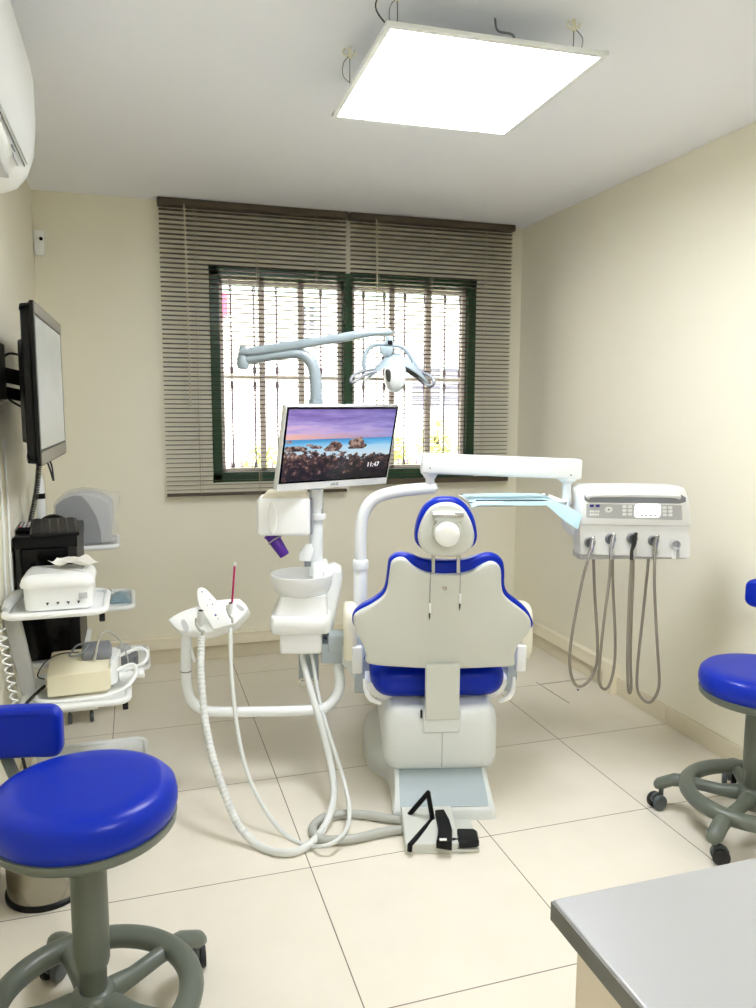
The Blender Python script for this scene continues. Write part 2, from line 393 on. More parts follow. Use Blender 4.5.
# window: green outer frame, cream inner frames, glass
win = thing('window_1', None, None, (1.155, YB+.05, WZ0), kind='structure')
g = G(); y0, y1 = YB-.008, YB+.06
fw = .05
g.box(WX0, WX0+fw, y0, y1, WZ0, WZ1); g.box(WX1-fw, WX1, y0, y1, WZ0, WZ1); g.box(WX0, WX1, y0, y1, WZ1-fw, WZ1); g.box(WX0, WX1, y0, y1, WZ0, WZ0+fw)
g.box(1.118, 1.172, y0-.002, y1, WZ0, WZ1)
mk('window_frame', g, 'frame_green', win, bevel=.003)
for a, b in ((WX0+fw, 1.118), (1.172, WX1-fw)):
    g = G(); y0, y1 = YB+.03, YB+.055; t = .022; z0, z1 = WZ0+fw, WZ1-fw
    g.box(a, a+t, y0, y1, z0, z1); g.box(b-t, b, y0, y1, z0, z1); g.box(a, b, y0, y1, z1-.03, z1); g.box(a, b, y0, y1, z0, z0+t)
    for c in ((.671, .888) if a < 1 else (1.416, 1.638)): g.box(c-.016, c+.016, y0, y1-.005, z0, z1)
    sash = mk('sash', g, 'frame_cream', win, bevel=.002)
    mk('glass_pane', G().box(a+.005, b-.005, YB+.056, YB+.060, z0+.005, z1-.005), 'window_glass', sash, smooth=False)
mk('window_sill', G().box(WX0+.001, WX1-.001, YB+.06, YB+.24, WZ0, WZ0+.02, .004), 'frame_cream', win)
# iron security grille outside the glass
gr = thing('window_grille', 'dark iron bars with cream rails outside the window glass', 'window grille', (1.155, YB+.18, 1.0))
g = G()
for z in (1.022, 1.556, 2.072): g.box(WX0+.002, WX1-.002, YB+.172, YB+.190, z-.011, z+.011, .002)
mk('rail', g, 'frame_cream', gr)
for k in range(12):
    x = .523+.1275*k
    if x > WX1-.01: x = WX1-.02
    g = G().cyl((x, YB+.181, 1.005), (x, YB+.181, 2.09), .0052, 10)
    for z in (2.04, 1.60, 1.515, 1.06): g.lathe([(.0065, -.03), (.011, -.012), (.011, 0), (.009, .012), (.0065, .016)], (x, YB+.181, z), n=12)
    mk('bar', g, 'iron', gr)

# ------------------------------------------------------------------ outside, seen through the slats
mk('ground_outside', G().box(-12, 16, YB+.25, YB+22, -.45, -.3), 'street', base=(0, YB+5, -.45), smooth=False, kind='structure')
FY = YB+7
bl = thing('apartment_building', 'white rendered building across the street seen through the window', 'building', (3, FY, -.3))
mk('facade', G().box(-6, 12, FY, FY+6, -.3, 8), 'facade', bl, smooth=False)
mk('string_course', G().box(-6, 12, FY-.06, FY, 2.98, 3.08), 'facade_trim', bl, smooth=False)
def shutter(x0, x1, z0, z1, n):
    f = G(); f.box(x0-.05, x1+.05, FY-.05, FY, z0-.07, z0); f.box(x0-.05, x1+.05, FY-.05, FY, z1, z1+.05); f.box(x0-.05, x0, FY-.05, FY, z0, z1); f.box(x1, x1+.05, FY-.05, FY, z0, z1); m_ = (x0+x1)/2; f.box(m_-.02, m_+.02, FY-.05, FY, z0, z1)
    w = mk('window_frame', f, 'facade_trim', bl, smooth=False)
    s = G().box(x0, x1, FY-.008, FY-.001, z0, z1); h = (z1-z0)/n
    for i in range(n): s.box(x0, m_-.02, FY-.03, FY-.005, z0+i*h, z0+(i+.62)*h); s.box(m_+.02, x1, FY-.03, FY-.005, z0+i*h, z0+(i+.62)*h)
    mk('shutter', s, 'shutter', w, smooth=False)
shutter(4.02, 5.0, 1.36, 1.98, 7); shutter(2.32, 2.52, 2.42, 2.82, 4)
mk('railing', G().box(2.85, 5.3, FY-.4, FY-.36, 1.27, 1.31).box(2.85, 5.3, FY-.4, FY-.0, .25, .3), 'facade_trim', bl, smooth=False)
mk('shop_sign', G().box(1.2, 1.27, FY-.12, FY-.005, 2.62, 2.93), 'sign_pink', bl, smooth=False)
def shrub(name, x, y, h, r, label, seed):
    rnd = random.Random(seed); t = thing(name, label, 'shrub', (x, y, -.3), group='shrubs outside the window')
    mk('trunk', G().tube([(x, y, -.3), (x+.03, y, h*.4), (x, y+.02, h*.7)], .03, 8), 'bark', t)
    g = G()
    for i in range(520):
        a, b_, q = rnd.uniform(0, 6.28), rnd.uniform(-1, 1), rnd.random()**.4
        c = Vector((x+r*q*math.cos(a)*math.sqrt(1-b_*b_), y+r*.6*q*math.sin(a)*math.sqrt(1-b_*b_), -.3+h*.62+h*.38*q*b_))
        d = Vector((rnd.uniform(-1, 1), rnd.uniform(-1, 1), rnd.uniform(-1, 1))).normalized(); e = d.orthogonal().normalized(); s_ = rnd.uniform(.035, .06); n_ = d.cross(e)*.004
        g.rings([[c-d*s_+k_, c+e*s_*.45+k_, c+d*s_+k_, c-e*s_*.45+k_] for k_ in (n_*0, n_)])
    mk('foliage', g, 'leaf', t, smooth=False)
shrub('garden_shrub', 1.12, YB+3.0, 1.35, .28, 'yellow-green leafy shrub outside, behind the left window sash', 1)
shrub('garden_shrub', 1.62, YB+3.4, 1.75, .3, 'yellow-green leafy shrub outside, between the left sash and the mullion', 2)
shrub('garden_shrub', 2.18, YB+2.4, 1.55, .22, 'yellow-green leafy shrub outside, seen just right of the mullion', 3)
shrub('garden_shrub', 2.95, YB+3.2, 1.6, .26, 'yellow-green leafy shrub outside, rightmost and below the shuttered window', 4)
fn = G()
for z in (-.05, .75): fn.box(-.5, 4.5, YB+2.0, YB+2.02, z, z+.03)
for i in range(60): fn.box(-.45+i*.083, -.437+i*.083, YB+2.0, YB+2.02, -.3, .95)
mk('street_fence', fn, 'iron', label='low dark iron garden fence outside the window', cat='fence', smooth=False)

# ------------------------------------------------------------------ venetian blinds
def blind(x0, x1, zt, zb, label, cords, wand, rh=.016, rd=.014):
    yc = YB-.045
    b = thing('venetian_blind', label, 'blind', ((x0+x1)/2, yc, zb), group='venetian blinds on the window')
    mk('headrail', G().box(x0-.006, x1+.006, yc-.03, yc+.03, zt-.034, zt), 'blind_rail', b, bevel=.002)
    g = G(); n = int((zt-.05-zb-rh-.008)/.0238); tl = R_(11); z = zt-.05
    for i in range(n+1):
        z = zt-.052-i*.0238; top, bot = [], []
        for j in range(5):
            s_ = -.0125+.025*j/4; hh = .0016*(1-(s_/.0125)**2)
            top.append((yc+s_*math.cos(tl)+0, z-s_*math.sin(tl)+hh+.00025)); bot.append((yc+s_*math.cos(tl), z-s_*math.sin(tl)+hh-.00025))
        pr = top+bot[::-1]
        g.rings([[(x, p[0], p[1]) for p in pr] for x in (x0, x1)])
    mk('slats', g, 'blind', b, ang=60)
    mk('bottom_rail', G().box(x0, x1, yc-rd, yc+rd, zb, zb+rh), 'blind_rail', b, bevel=.002)
    for c in cords:
        g = G()
        for dy in (-.0135, .0135): g.cyl((c, yc+dy, zb+.01), (c, yc+dy, zt-.03), .0009, 6)
        g.cyl((c+.012, yc, zb-.012), (c+.012, yc, zt-.03), .0008, 6)
        mk('ladder_cord', g, 'cord', b)
    if wand:
        g = G().tube([(wand, yc-.036, zt-.03), (wand+.004, yc-.04, zt-.4), (wand+.006, yc-.038, zt-1.0)], .0032, 8); g.cyl((wand+.006, yc-.038, zt-1.04), (wand+.006, yc-.038, zt-1.0), .0048, 8)
        mk('wand', g, 'cord', b)
blind(.146, 1.124, H-.003, .918, 'brown venetian blind over the left half of the window', (.32, .635, .955), .27)
blind(1.148, 2.12, H-.003, .955, 'brown venetian blind over the right half of the window', (1.3, 1.62, 1.95), 1.285, .030, .022)

# ------------------------------------------------------------------ ceiling light
def led_panel(cx, cy, zc, s, a, label, hooks, ky=1.0):
    t = thing('ceiling_light_panel', label, 'ceiling light', (cx, cy, zc), group='ceiling LED panels'); hs = s/2
    ca, sa = math.cos(a), math.sin(a); mp = lambda x, y, w: (cx+x*ca-y*ky*sa, cy+x*sa+y*ky*ca, zc+w)
    g = G(); w = .016
    g = G()
    for x0, x1, y0, y1 in ((-hs, hs, -hs, -hs+w), (-hs, hs, hs-w, hs), (-hs, -hs+w, -hs+w, hs-w), (hs-w, hs, -hs+w, hs-w)): g.slab([(x0, y0), (x1, y0), (x1, y1), (x0, y1)], [(0, 0), (0, .012)], mp)
    g.slab([(-hs+.004, -hs+.004), (hs-.004, -hs+.004), (hs-.004, hs-.004), (-hs+.004, hs-.004)], [(0, .0105), (0, .014)], mp)
    mk('frame', g, 'white_paint', t, bevel=.0015)
    mk('diffuser', G().slab([(-hs+w, -hs+w), (hs-w, -hs+w), (hs-w, hs-w), (-hs+w, hs-w)], [(0, .002), (0, .009)], mp), 'led', t, smooth=False)
    for i, (px, py) in enumerate(hooks):
        sx = 1 if px < cx else -1
        hk = mk('hook', G().cyl((px, py, H-.03), (px, py, H), .006, 12, .001).tube([(px-.016, py, H-.006), (px-.02, py, H-.018), (px-.008, py, H-.024), (px, py, H-.02), (px+.012, py, H-.02), (px+.018, py, H-.008)], .0035, 8), 'cream_pad', t)
        mk('suspension_wire', G().cyl((px, py, zc+.012), (px, py, H-.01), .0012, 8).tube([(px, py, H-.02), (px-.022*sx, py-.01, H-.05), (px-.02*sx, py, H-.08), (px, py, zc+.016)], .0011, 6), 'dark_metal', hk)
    return t, mp
lp, lm = led_panel(.9395, 2.25, 2.322, .616, -.03, 'bright square LED panel hanging by wires below the ceiling', ((.636, 2.335), (1.172, 1.990), (.665, 1.985), (1.20, 2.50)), 1.045)
mk('power_cable', G().tube([(.70, 2.02, 2.337), (.655, 2.01, 2.35), (.612, 2.0, 2.39), (.63, 1.98, H)], .002, 8), 'dark_metal', lp)
mk('power_cable', G().tube([(1.0, 2.0, 2.337), (.99, 1.99, 2.37), (.97, 2.04, 2.40), (.965, 2.05, H)], .003, 8), 'mid_grey', lp)
led_panel(.9, .1, 2.322, .6, 0, 'square LED panel on the ceiling above the foreground desk', ((.65, -.1), (1.15, -.1), (.65, .3), (1.15, .3)))

# ------------------------------------------------------------------ dental chair
ch = thing('dental_chair', 'blue and white dental chair seen from behind, standing in the middle of the floor', 'dental chair', (0, 0, 0), unit=True)
def outline(fv, fw_, ww, rear):
    return [(-fw_+.01, fv), (-fw_*.4, fv), (fw_*.4, fv), (fw_-.01, fv), (fw_, fv+.03), (fw_, -.06), (fw_+(ww-fw_)*.25, .03), (ww-.015, .11), (ww, .22), (ww, .4), (ww*.72, rear), (-ww*.72, rear), (-ww, .4), (-ww, .22), (-ww+.015, .11), (-fw_-(ww-fw_)*.25, .03), (-fw_, -.06), (-fw_, fv+.03)]
lv = [(0, -.286, .172, .256, .52), (.03, -.285, .173, .256, .52), (.038, -.280, .172, .256, .52), (.055, -.262, .168, .255, .52), (.07, -.244, .166, .25, .515), (.085, -.220, .164, .24, .505), (.1, -.19, .163, .22, .49), (.115, -.165, .163, .19, .47), (.135, -.145, .165, .172, .44), (.16, -.12, .17, .172, .42), (.34, -.12, .17, .172, .40)]
mk('base', G().rings([[(p.x, p.y, z) for p in cr([Vector((a, b, 0)) for a, b in outline(*o)], 4, True)] for z, *o in lv]), 'base_grey', ch, ang=50)
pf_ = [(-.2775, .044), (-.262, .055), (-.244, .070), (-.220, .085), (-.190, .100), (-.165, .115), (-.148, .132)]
mk('front_face', G().rings([[(-hw, v_+.004, z_-.003), (hw, v_+.004, z_-.003), (hw, v_-.0022, z_+.0022), (-hw, v_-.0022, z_+.0022)] for (v_, z_), hw in zip(pf_, (.150, .151, .150, .149, .148, .147, .146))]), 'pedestal_shade', ch, ang=50)  # thin sheet over the pedestal slope; shade under lift cover painted blue-grey
lift = [(.122, .045), (.126, .03), (.134, .016), (.148, .006), (.17, 0), (.30, 0), (.335, .006), (.352, .02), (.358, .035)]
lc = mk('lift_cover', G().slab(rrect(-.200, .200, -.190, .42, .055, 6), [(b, a) for a, b in lift]), 'base_grey', ch, ang=50)
mk('seam', G().box(.0, .0018, -.1912, -.187, .145, .28), 'icon_grey', lc)
mk('bracket_cover', G().slab([(-.068, .350), (.066, .350), (.062, .272), (-.066, .272)], [(0, -.199), (0, -.18)], XZ), 'base_grey', lc, bevel=.005)
mk('switch', G().box(-.076, -.070, -.196, -.186, .325, .355, .002), 'black_plastic', ch)
mk('seat', G().slab(rrect(-.243, .243, -.125, .42, .09, 8), rl(.362, .478, .05, 6)), 'blue_vinyl', ch, ang=60)
mk('seat_shell', G().slab(rrect(-.262, .262, -.09, .42, .08, 8), [(.06, .335), (.03, .342), (.01, .36), (0, .385), (0, .405), (.012, .405)]), 'white_plastic', ch, ang=60)
mk('backrest_bracket', G().slab(rrect(-.060, .056, .325, .52, .004, 2), [(0, -.212), (0, -.180)], XZ), 'shell_grey', ch, bevel=.002)
mk('footrest', G().slab(rrect(-.2, .2, .40, .98, .09, 8), rl(.30, .40, .04, 5)), 'blue_vinyl', ch, ang=60)
def from_px(pts, s, ox, oy, v): return [(lambda q: (q.x, q.z))(un(ox+a/s, oy+b/s, v=v)) for a, b in pts]
def lean(poly, layers, g=None):
    return (g or G()).slab(poly, layers, lambda a, b, w: (a, w-(b-.7)*.10, b))
shell_px = [(207, 300), (213, 277), (235, 264), (258, 268), (285, 292), (315, 309), (345, 318), (400, 322), (455, 318), (490, 308), (520, 290), (548, 278), (572, 285), (585, 308), (588, 360), (597, 392), (622, 418), (655, 443), (684, 470), (693, 500), (683, 528), (660, 555), (645, 580), (638, 615), (634, 645), (560, 651), (400, 656), (250, 650), (132, 638), (126, 605), (113, 570), (93, 530), (81, 495), (83, 470), (100, 453), (145, 428), (180, 402), (196, 375), (202, 340)]
cush_px = [(197, 300), (202, 268), (222, 250), (246, 246), (272, 250), (305, 263), (345, 270), (400, 272), (455, 270), (500, 258), (540, 248), (572, 255), (590, 275), (596, 310), (597, 355), (610, 385), (640, 410), (672, 438), (691, 470), (697, 500), (668, 524), (642, 552), (622, 585), (612, 638), (400, 648), (138, 632), (130, 600), (115, 565), (97, 525), (78, 492), (80, 458), (108, 430), (150, 405), (180, 380), (191, 350)]
def smo(p, n=3): return [(q.x, q.y) for q in cr([Vector((a, b, 0)) for a, b in p], n, True)]
mk('backrest_shell', lean(smo(from_px(shell_px, 3.436, 330, 480, -.2)), [(.010, -.2045), (.0045, -.203), (.001, -.199), (0, -.193), (0, -.17)]), 'shell_grey', ch, ang=50)
mk('backrest', lean(smo(from_px(cush_px, 3.436, 330, 480, -.165)), [(.01, -.180), (.002, -.176), (0, -.165), (0, -.14), (.004, -.12), (.015, -.105), (.03, -.1)]), 'blue_vinyl', ch, ang=60)
mk('bolt', G().cyl((-.001, -.214, .789), (-.001, -.204, .789), .0085, 16, .001), 'steel', ch)
hs_px = [(400, 77), (368, 82), (340, 100), (318, 135), (306, 170), (303, 200), (312, 230), (335, 252), (365, 262), (400, 265), (437, 262), (468, 250), (488, 228), (496, 198), (493, 170), (481, 135), (460, 100), (432, 82)]
hc_px = [(400, 58), (362, 63), (330, 84), (306, 122), (294, 165), (292, 200), (300, 222), (330, 245), (365, 255), (400, 258), (437, 255), (470, 243), (496, 222), (505, 198), (503, 165), (492, 122), (468, 84), (438, 63)]
mk('headrest_shell', G().slab(smo(from_px(hs_px, 3.436, 330, 480, -.26)), [(.012, -.266), (.005, -.264), (0, -.258), (0, -.235)], XZ), 'shell_grey', ch, ang=50)
mk('headrest', G().slab(smo(from_px(hc_px, 3.436, 330, 480, -.235)), [(.012, -.25), (.003, -.246), (0, -.235), (0, -.205), (.006, -.18), (.02, -.165), (.04, -.16)], XZ), 'blue_vinyl', ch, ang=60)
def q3(a, b, v): return un(330+a/3.436, 480+b/3.436, v=v)
pl = [(352, 108), (456, 108), (456, 133), (440, 140), (452, 170), (452, 195), (430, 222), (402, 232), (376, 222), (352, 195), (352, 170), (366, 140), (352, 133)]
hb = mk('headrest_bracket', G().slab([(lambda q: (q.x, q.z))(q3(a, b, -.27)) for a, b in pl], [(.002, -.284), (0, -.282), (0, -.262)], XZ), 'shell_grey', ch)
c = q3(402, 186, -.29); mk('knob', G().lathe([(.036, .0), (.040, .004), (.041, .012), (.040, .022), (.036, .027), (.02, .029), (.0001, .029)], (c.x, -.281, c.z), (0, -1, 0), 40), 'white_plastic', hb, ang=45)
a, b = q3(352, 121, -.285), q3(458, 121, -.285); mk('hinge_bar', G().cyl(a, b, .0065, 16, .001), 'steel', hb)
for sx in (355, 441):
    a, b = q3(sx, 222, -.255), q3(sx, 318, -.232)
    r_ = mk('headrest_rod', G().bar(a, b, .012, .008, .002).box(a.x-.009, a.x+.009, a.y-.006, a.y+.006, a.z-.004, a.z+.016, .002), 'steel', ch)
    zt_ = b.z
    lo = 425 if sx < 400 else 392
    p0, p1 = q3(sx-9 if sx < 400 else sx+8, 318, -.222), q3(sx-11 if sx < 400 else sx+7, lo, -.222)
    mk('guide_slot', G().bar(p0+Vector((0, .006, 0)), p1+Vector((0, .016, 0)), .0022, .012, .0005, up=(0, 1, 0)), 'icon_grey', ch)
    mk('stop_clip', G().bar(p1+Vector((0, .004, 0)), p1+Vector((0, .010, -.035)), .009, .006, .002, up=(0, 1, 0)), 'white_plastic', ch)
    mk('clip_tip', G().lathe([(.0032, 0), (.0028, .012), (.0005, .024)], p1+Vector((0, .008, -.035)), (0, 0, -1), 10), 'dark_metal', ch)
for sx in (-1, 1):
    x0 = (-.340, -.290) if sx < 0 else (.296, .350)
    out = [(-.04, .50), (-.045, .58), (-.03, .655), (.03, .675), (.12, .66), (.25, .63), (.30, .605), (.29, .575), (.2, .56), (.1, .52), (.03, .478), (-.015, .474)]
    ar = mk('armrest', G().slab(smo(out, 3), rl(x0[0], x0[1], .016, 5), YZ), 'cream_pad', ch, ang=70)
    xs = (-.300, -.262) if sx < 0 else (.262, .300)
    out = [(-.02, .50), (0, .555), (.06, .56), (.12, .52), (.12, .37), (.04, .33), (-.02, .40)]
    mk('armrest_bracket', G().slab(out, rl(xs[0], xs[1], .006, 3), YZ), 'cool_grey', ch, ang=40)
    mk('rail_cover', G().tube([(sx*.268, -.10, .435), (sx*.264, -.115, .41), (sx*.255, -.125, .385), (sx*.24, -.128, .368), (sx*.21, -.128, .355)], lambda t: .006+.004*math.sin(t*3), 12), 'white_plastic', ch)
    mk('armrest_hinge', G().box(*((-.310, -.272) if sx < 0 else (.287, .325)), -.05, -.015, .435, .535, .006), 'white_plastic', ch)
    mk('side_plate', G().slab([(sx*.345, .52), (sx*.29, .52), (sx*.255, .36), (sx*.27, .35), (sx*.345, .45)], [(0, .02), (0, .032)], XZ), 'base_grey', ch, bevel=.003)

# ------------------------------------------------------------------ doctor's delivery unit
V1 = .1
du = thing('delivery_unit', 'white arm with instrument console, tray and four hanging handpiece hoses right of the chair', 'dental unit', (-.276, V1, .0), unit=True)
pt = [un(x, y, v=V1) for x, y in ((360, 690), (360, 640), (360.5, 600), (360.5, 560), (361, 530), (365, 511), (376, 498), (395, 492), (415, 489.5), (433, 488))]
g = G().tube(pt, .0225, 20); e = pt[-1]
g.ball(e+Vector((-.002, 0, 0)), .0225, 16)
mk('column', g, 'white_paint', du, ang=60)
c = un(360.5, 564, v=V1)
mk('collar', G().lathe([(.0235, -.018), (.030, -.016), (.030, .012), (.027, .017), (.0235, .018)], c, n=24), 'white_paint', du)
mk('lower_sleeve', G().cyl(un(360, 660, v=V1), un(360.5, 568, v=V1), .0258, 24, .002), 'white_paint', du)
z0 = un(360, 660, v=V1).z
mk('mounting_arm', G().box(-.40, -.262, V1-.03, V1+.05, .478, .545, .008).box(-.30, -.19, V1-.03, V1+.04, .37, .478, .01).box(-.24, -.10, V1-.02, V1+.04, .36, .40, .008), 'cool_grey', du)
j = un(430, 478, v=V1)
mk('joint', G().lathe([(.017, -.045), (.017, -.004), (.02, .0), (.026, .01), (.034, .018), (.036, .024), (.036, .032)], Vector((j.x, V1, j.z)), n=24), 'white_paint', du)
p0, p1 = un(424, 463, v=V1), un(577, 469, v=V1)
mk('beam', G().bar(Vector((un(421, 460, v=V1).x, V1, p0.z)), Vector((un(580, 468, v=V1).x, V1, p1.z)), .07, .074, .010), 'white_paint', du)
for x, y in ((430, 468), (571, 475)):
    c = un(x, y, v=V1-.036); mk('screw', G().cyl((c.x, V1-.038, c.z), (c.x, V1-.033, c.z), .0025, 10), 'dark_metal', du)
j = un(567, 479, v=V1)
mk('joint', G().lathe([(.0165, -.075), (.0165, -.018), (.022, -.012), (.034, -.004), (.034, .006)], Vector((j.x, V1, j.z)), n=24), 'white_paint', du)
mk('console_arm', G().tube([un(567, 494, v=V1), un(565, 506, v=V1), un(565, 518, v=V1), un(570, 529, v=V1), un(580, 536, v=V1+.02), un(596, 540, v=V1+.03)], .0175, 16), 'white_paint', du, ang=60)
# instrument tray
tz = 1.034
tr = mk('tray', G().slab(rrect(.125, .475, .02, .30, .02, 4), [(0, tz), (0, tz+.003), (-.006, tz+.014), (-.004, tz+.016), (.002, tz+.004), (.004, tz+.0035)]), 'steel', du)
mk('tray_holder', G().bar((.40, .17, tz-.010), (.60, .17, tz-.010), .03, .012, .004), 'white_paint', du)
# console; front faces us
cv = .03
A = lambda x, y, v=cv: (lambda q: (q.x, q.z))(un(570+x/5.815, 475+y/5.815, v=v))
tilt = R_(-2.0)
lowp = [A(48, 290), (A(48, 290)[0], A(48, 290)[1]), A(55, 462), A(72, 470), A(120, 474), A(690, 492), A(698, 480), A(696, 300)]
def rim(pts): return pts
face = [A(50, 270), A(57, 462)]
notch = [121, 241, 366, 491, 618]
yb_ = lambda x: 462+(x-57)*(484-462)/(690-57)
for i, n_ in enumerate(notch):
    w_ = 13
    if i: face += [A(n_-w_-20+20, yb_(n_-w_))]
    else: face += [A(n_-w_, yb_(n_-w_))]
    face += [A(n_-w_+1, yb_(n_)-52), A(n_+w_-1, yb_(n_)-52), A(n_+w_, yb_(n_+w_))]
face += [A(688, yb_(688)), A(698, 465), A(696, 285)]
mk('lower_housing', G().slab(face, [(.003, cv-.004), (0, cv), (0, cv+.075)], XZ), 'white_plastic', du)
mk('underside', G().box(A(60, 470)[0], A(690, 470)[0], cv+.012, cv+.10, A(0, 478)[1]-.012, A(0, 455)[1], .006), 'panel_grey', du)
up = [A(50, 288), A(60, 170), A(56, 95), (A(70, 72)), A(95, 62), A(360, 62), A(630, 66), A(655, 74), A(672, 100), A(692, 160), A(697, 298)]
mk('upper_housing', G().slab(smo(up, 1), [(.006, cv-.016), (.002, cv-.013), (0, cv-.008), (0, cv+.10), (.012, cv+.13)], XZ), 'white_plastic', du)
mk('handle_recess', G().slab([(x, z) for x, z in (A(85, 120, cv-.02), A(110, 104, cv-.02), A(200, 98, cv-.02), A(560, 104, cv-.02), A(650, 116, cv-.02), A(676, 130, cv-.02), A(676, 156, cv-.02), A(640, 166, cv-.02), A(110, 160, cv-.02), A(86, 146, cv-.02))], [(0, cv-.0195), (0, cv-.012)], XZ), 'mid_grey', du, bevel=.002)
hp = [un(570+x/5.815, 475+y/5.815, v=cv-.035) for x, y in ((100, 122), (120, 112), (250, 108), (370, 108), (500, 112), (620, 118), (640, 128), (630, 142), (500, 138), (370, 133), (250, 132), (130, 136), (104, 134))]
mk('grip_handle', G().tube([un(570+x/5.815, 475+y/5.815, v=v_) for x, y, v_ in ((104, 128, cv-.016), (112, 120, cv-.03), (180, 116, cv-.038), (370, 115, cv-.042), (560, 119, cv-.038), (625, 124, cv-.03), (632, 132, cv-.016))], .0088, 12), 'white_plastic', du, ang=60)
cs = mk('control_strip', G().slab([A(95, 168, cv-.018), A(650, 176, cv-.018), A(654, 262, cv-.018), A(240, 252, cv-.018), A(96, 248, cv-.018)], [(0, cv-.0178), (0, cv-.012)], XZ), 'panel_grey', du, bevel=.001)
vq = cv-.0185
def btn(x0, x1, y0, y1, m, name='button', par=None, t=.0008):
    a, b = A(x0, y0, vq), A(x1, y1, vq)
    mk(name, G().slab(rrect(a[0], b[0], b[1], a[1], min(abs(b[0]-a[0]), abs(a[1]-b[1]))*.25, 3), [(0, vq-t), (0, cv-.0165)], XZ), m, par or cs)
btn(375, 525, 168, 248, 'led_small', 'display', t=.0012)
for i in range(4): btn(408+i*26, 424+i*26, 233, 241, 'icon_grey', t=.0018)
btn(116, 138, 172, 187, 'icon_violet'); btn(150, 172, 172, 187, 'icon_violet')
for i in range(4): btn(115+14*i+3*(i > 1), 126+14*i+3*(i > 1), 206, 218, 'white_plastic'); btn(115+14*i, 126+14*i, 224, 236, 'white_plastic')
a = A(225, 201, vq); mk('dial', G().slab(circ(a[0], a[1], .0145, 24, .011), [(0, vq-.001), (0, vq+.002)], XZ), 'white_plastic', cs); mk('dial_button', G().slab(circ(a[0], a[1], .0028, 12), [(0, vq-.002), (0, vq)], XZ), 'rubber', cs)
for r_i in range(3):
    for c_i in range(2):
        btn(305+c_i*32, 328+c_i*32, 176+r_i*22, 192+r_i*22, 'white_plastic'); btn(540+c_i*32, 563+c_i*32, 182+r_i*21, 198+r_i*21, 'white_plastic')
# holders, handpieces, hoses
hpos = [(121, 395), (241, 375), (366, 372), (491, 385), (618, 408)]
loops = [
 [(588, 560), (582, 582), (571.5, 638), (570, 668), (576, 685), (586, 683.5), (595.5, 668.5), (597.5, 644), (594.7, 594), (593.4, 556)],
 [(610.5, 560), (609, 582), (603, 629), (599.6, 663), (599, 681), (603.5, 689), (609.5, 684.6), (614.5, 663.5), (615, 631), (613, 589), (612.3, 556)],
 [(631.4, 560), (629.4, 594), (627.6, 644), (627.4, 668.5), (628.3, 688), (629.8, 693), (631.2, 686), (630.4, 660), (631.2, 619), (632.8, 580), (633, 556)],
 [(654.5, 562), (654.5, 589), (656.9, 639), (659.2, 678.4), (657, 693), (650.5, 702), (643, 699.5), (637.3, 688), (637.8, 663.5), (643, 614), (648.3, 562)]]
for i, (hx_, hy_) in enumerate(hpos):
    x, z = A(hx_, hy_, cv-.02)
    hd = mk('instrument_holder', G().lathe([(.0185, 0), (.0195, .004), (.0195, .014), (.017, .018), (.0145, .017), (.0145, .004), (.0001, .004)], (x, cv-.002, z), (0, -1, 0), 24), 'mid_grey' if i < 4 else 'panel_grey', du)
    if i == 4:
        mk('slot', G().box(x-.007, x+.007, cv-.010, cv+.004, z-.055, z-.008, .002), 'white_plastic', hd); continue
    l = loops[i]; top = un(*l[0], v=cv-.03); end = un(*l[-1], v=cv+.035)
    n = len(l); pts = []
    for k, (a, b) in enumerate(l): pts.append(un(a, b, v=cv-.03+.065*max(0, min(1, (k-2)/(n-4)))))
    hand = thing('tmp', None, None)
    bpy.data.objects.remove(hand)
    h_ = mk('handpiece', G().tube([(x, cv-.045, z+.022), (x, cv-.035, z+.005), (x, cv-.03, z-.02), (top.x, cv-.03, z-.045), (top.x, cv-.03, top.z)], lambda t: (.006+.0035*math.sin(min(1, t*1.5)*3.1)) if t < .7 else .006, 12).ball((x, cv-.045, z+.022), .0075, 12), ('chrome', 'chrome', 'dark_metal', 'steel')[i], du)
    mk('hose', G().tube(pts+[Vector((end.x, cv+.04, end.z+.02))], .0056, 8), 'hose_taupe', h_, ang=70)
# paper on the tray and an instrument at its edge
nx, ny = 16, 8; g = G(); P = []
for j in range(ny+1):
    row = []
    for i in range(nx+1):
        u_ = i/nx; v_ = (0, 0, .03, .15, .3, .45, .62, .8, 1)[j]
        x = .12+.40*u_; y = .005+.29*v_
        z = tz+.0175+.0012*math.sin(9*u_+4*v_)+.001*math.sin(17*v_+3*u_)
        if i > 12: k_ = (i-12)/4; x = .420+.100*k_*(1-.45*v_); y -= .030*k_*(1-v_); z = tz+.0175-.045*k_**1.6*(1-v_*.75)
        if j == 0: kk = max(0, (i-11)/5); y -= .004+.010*kk; z -= .012+.040*math.sin(min(1, kk*1.15)*math.pi*.62)*(kk > 0); x -= .02*kk
        if i == 0: z -= .010
        row.append(Vector((x, y, z)))
    P.append(row)
top = len(g.v)
for lay in (.0, .0009):
    for r_ in P: g.v += [p+Vector((0, 0, lay)) for p in r_]
W_ = nx+1; NL = W_*(ny+1)
for j in range(ny):
    for i in range(nx):
        a = j*W_+i; g.f.append((a, a+1, a+1+W_, a+W_)); g.f.append((a+NL, a+W_+NL, a+1+W_+NL, a+1+NL))
edge = [j*W_ for j in range(ny)]+[ny*W_+i for i in range(nx)]+[j*W_+nx for j in range(ny, 0, -1)]+[i for i in range(nx, 0, -1)]
for k in range(len(edge)): a, b = edge[k], edge[(k+1) % len(edge)]; g.f.append((a, b, b+NL, a+NL))
mk('tray_paper', g, 'paper_blue', unit=True, label='pale blue paper sheet covering the instrument tray, drooping at its right end', cat='paper sheet', ang=70)
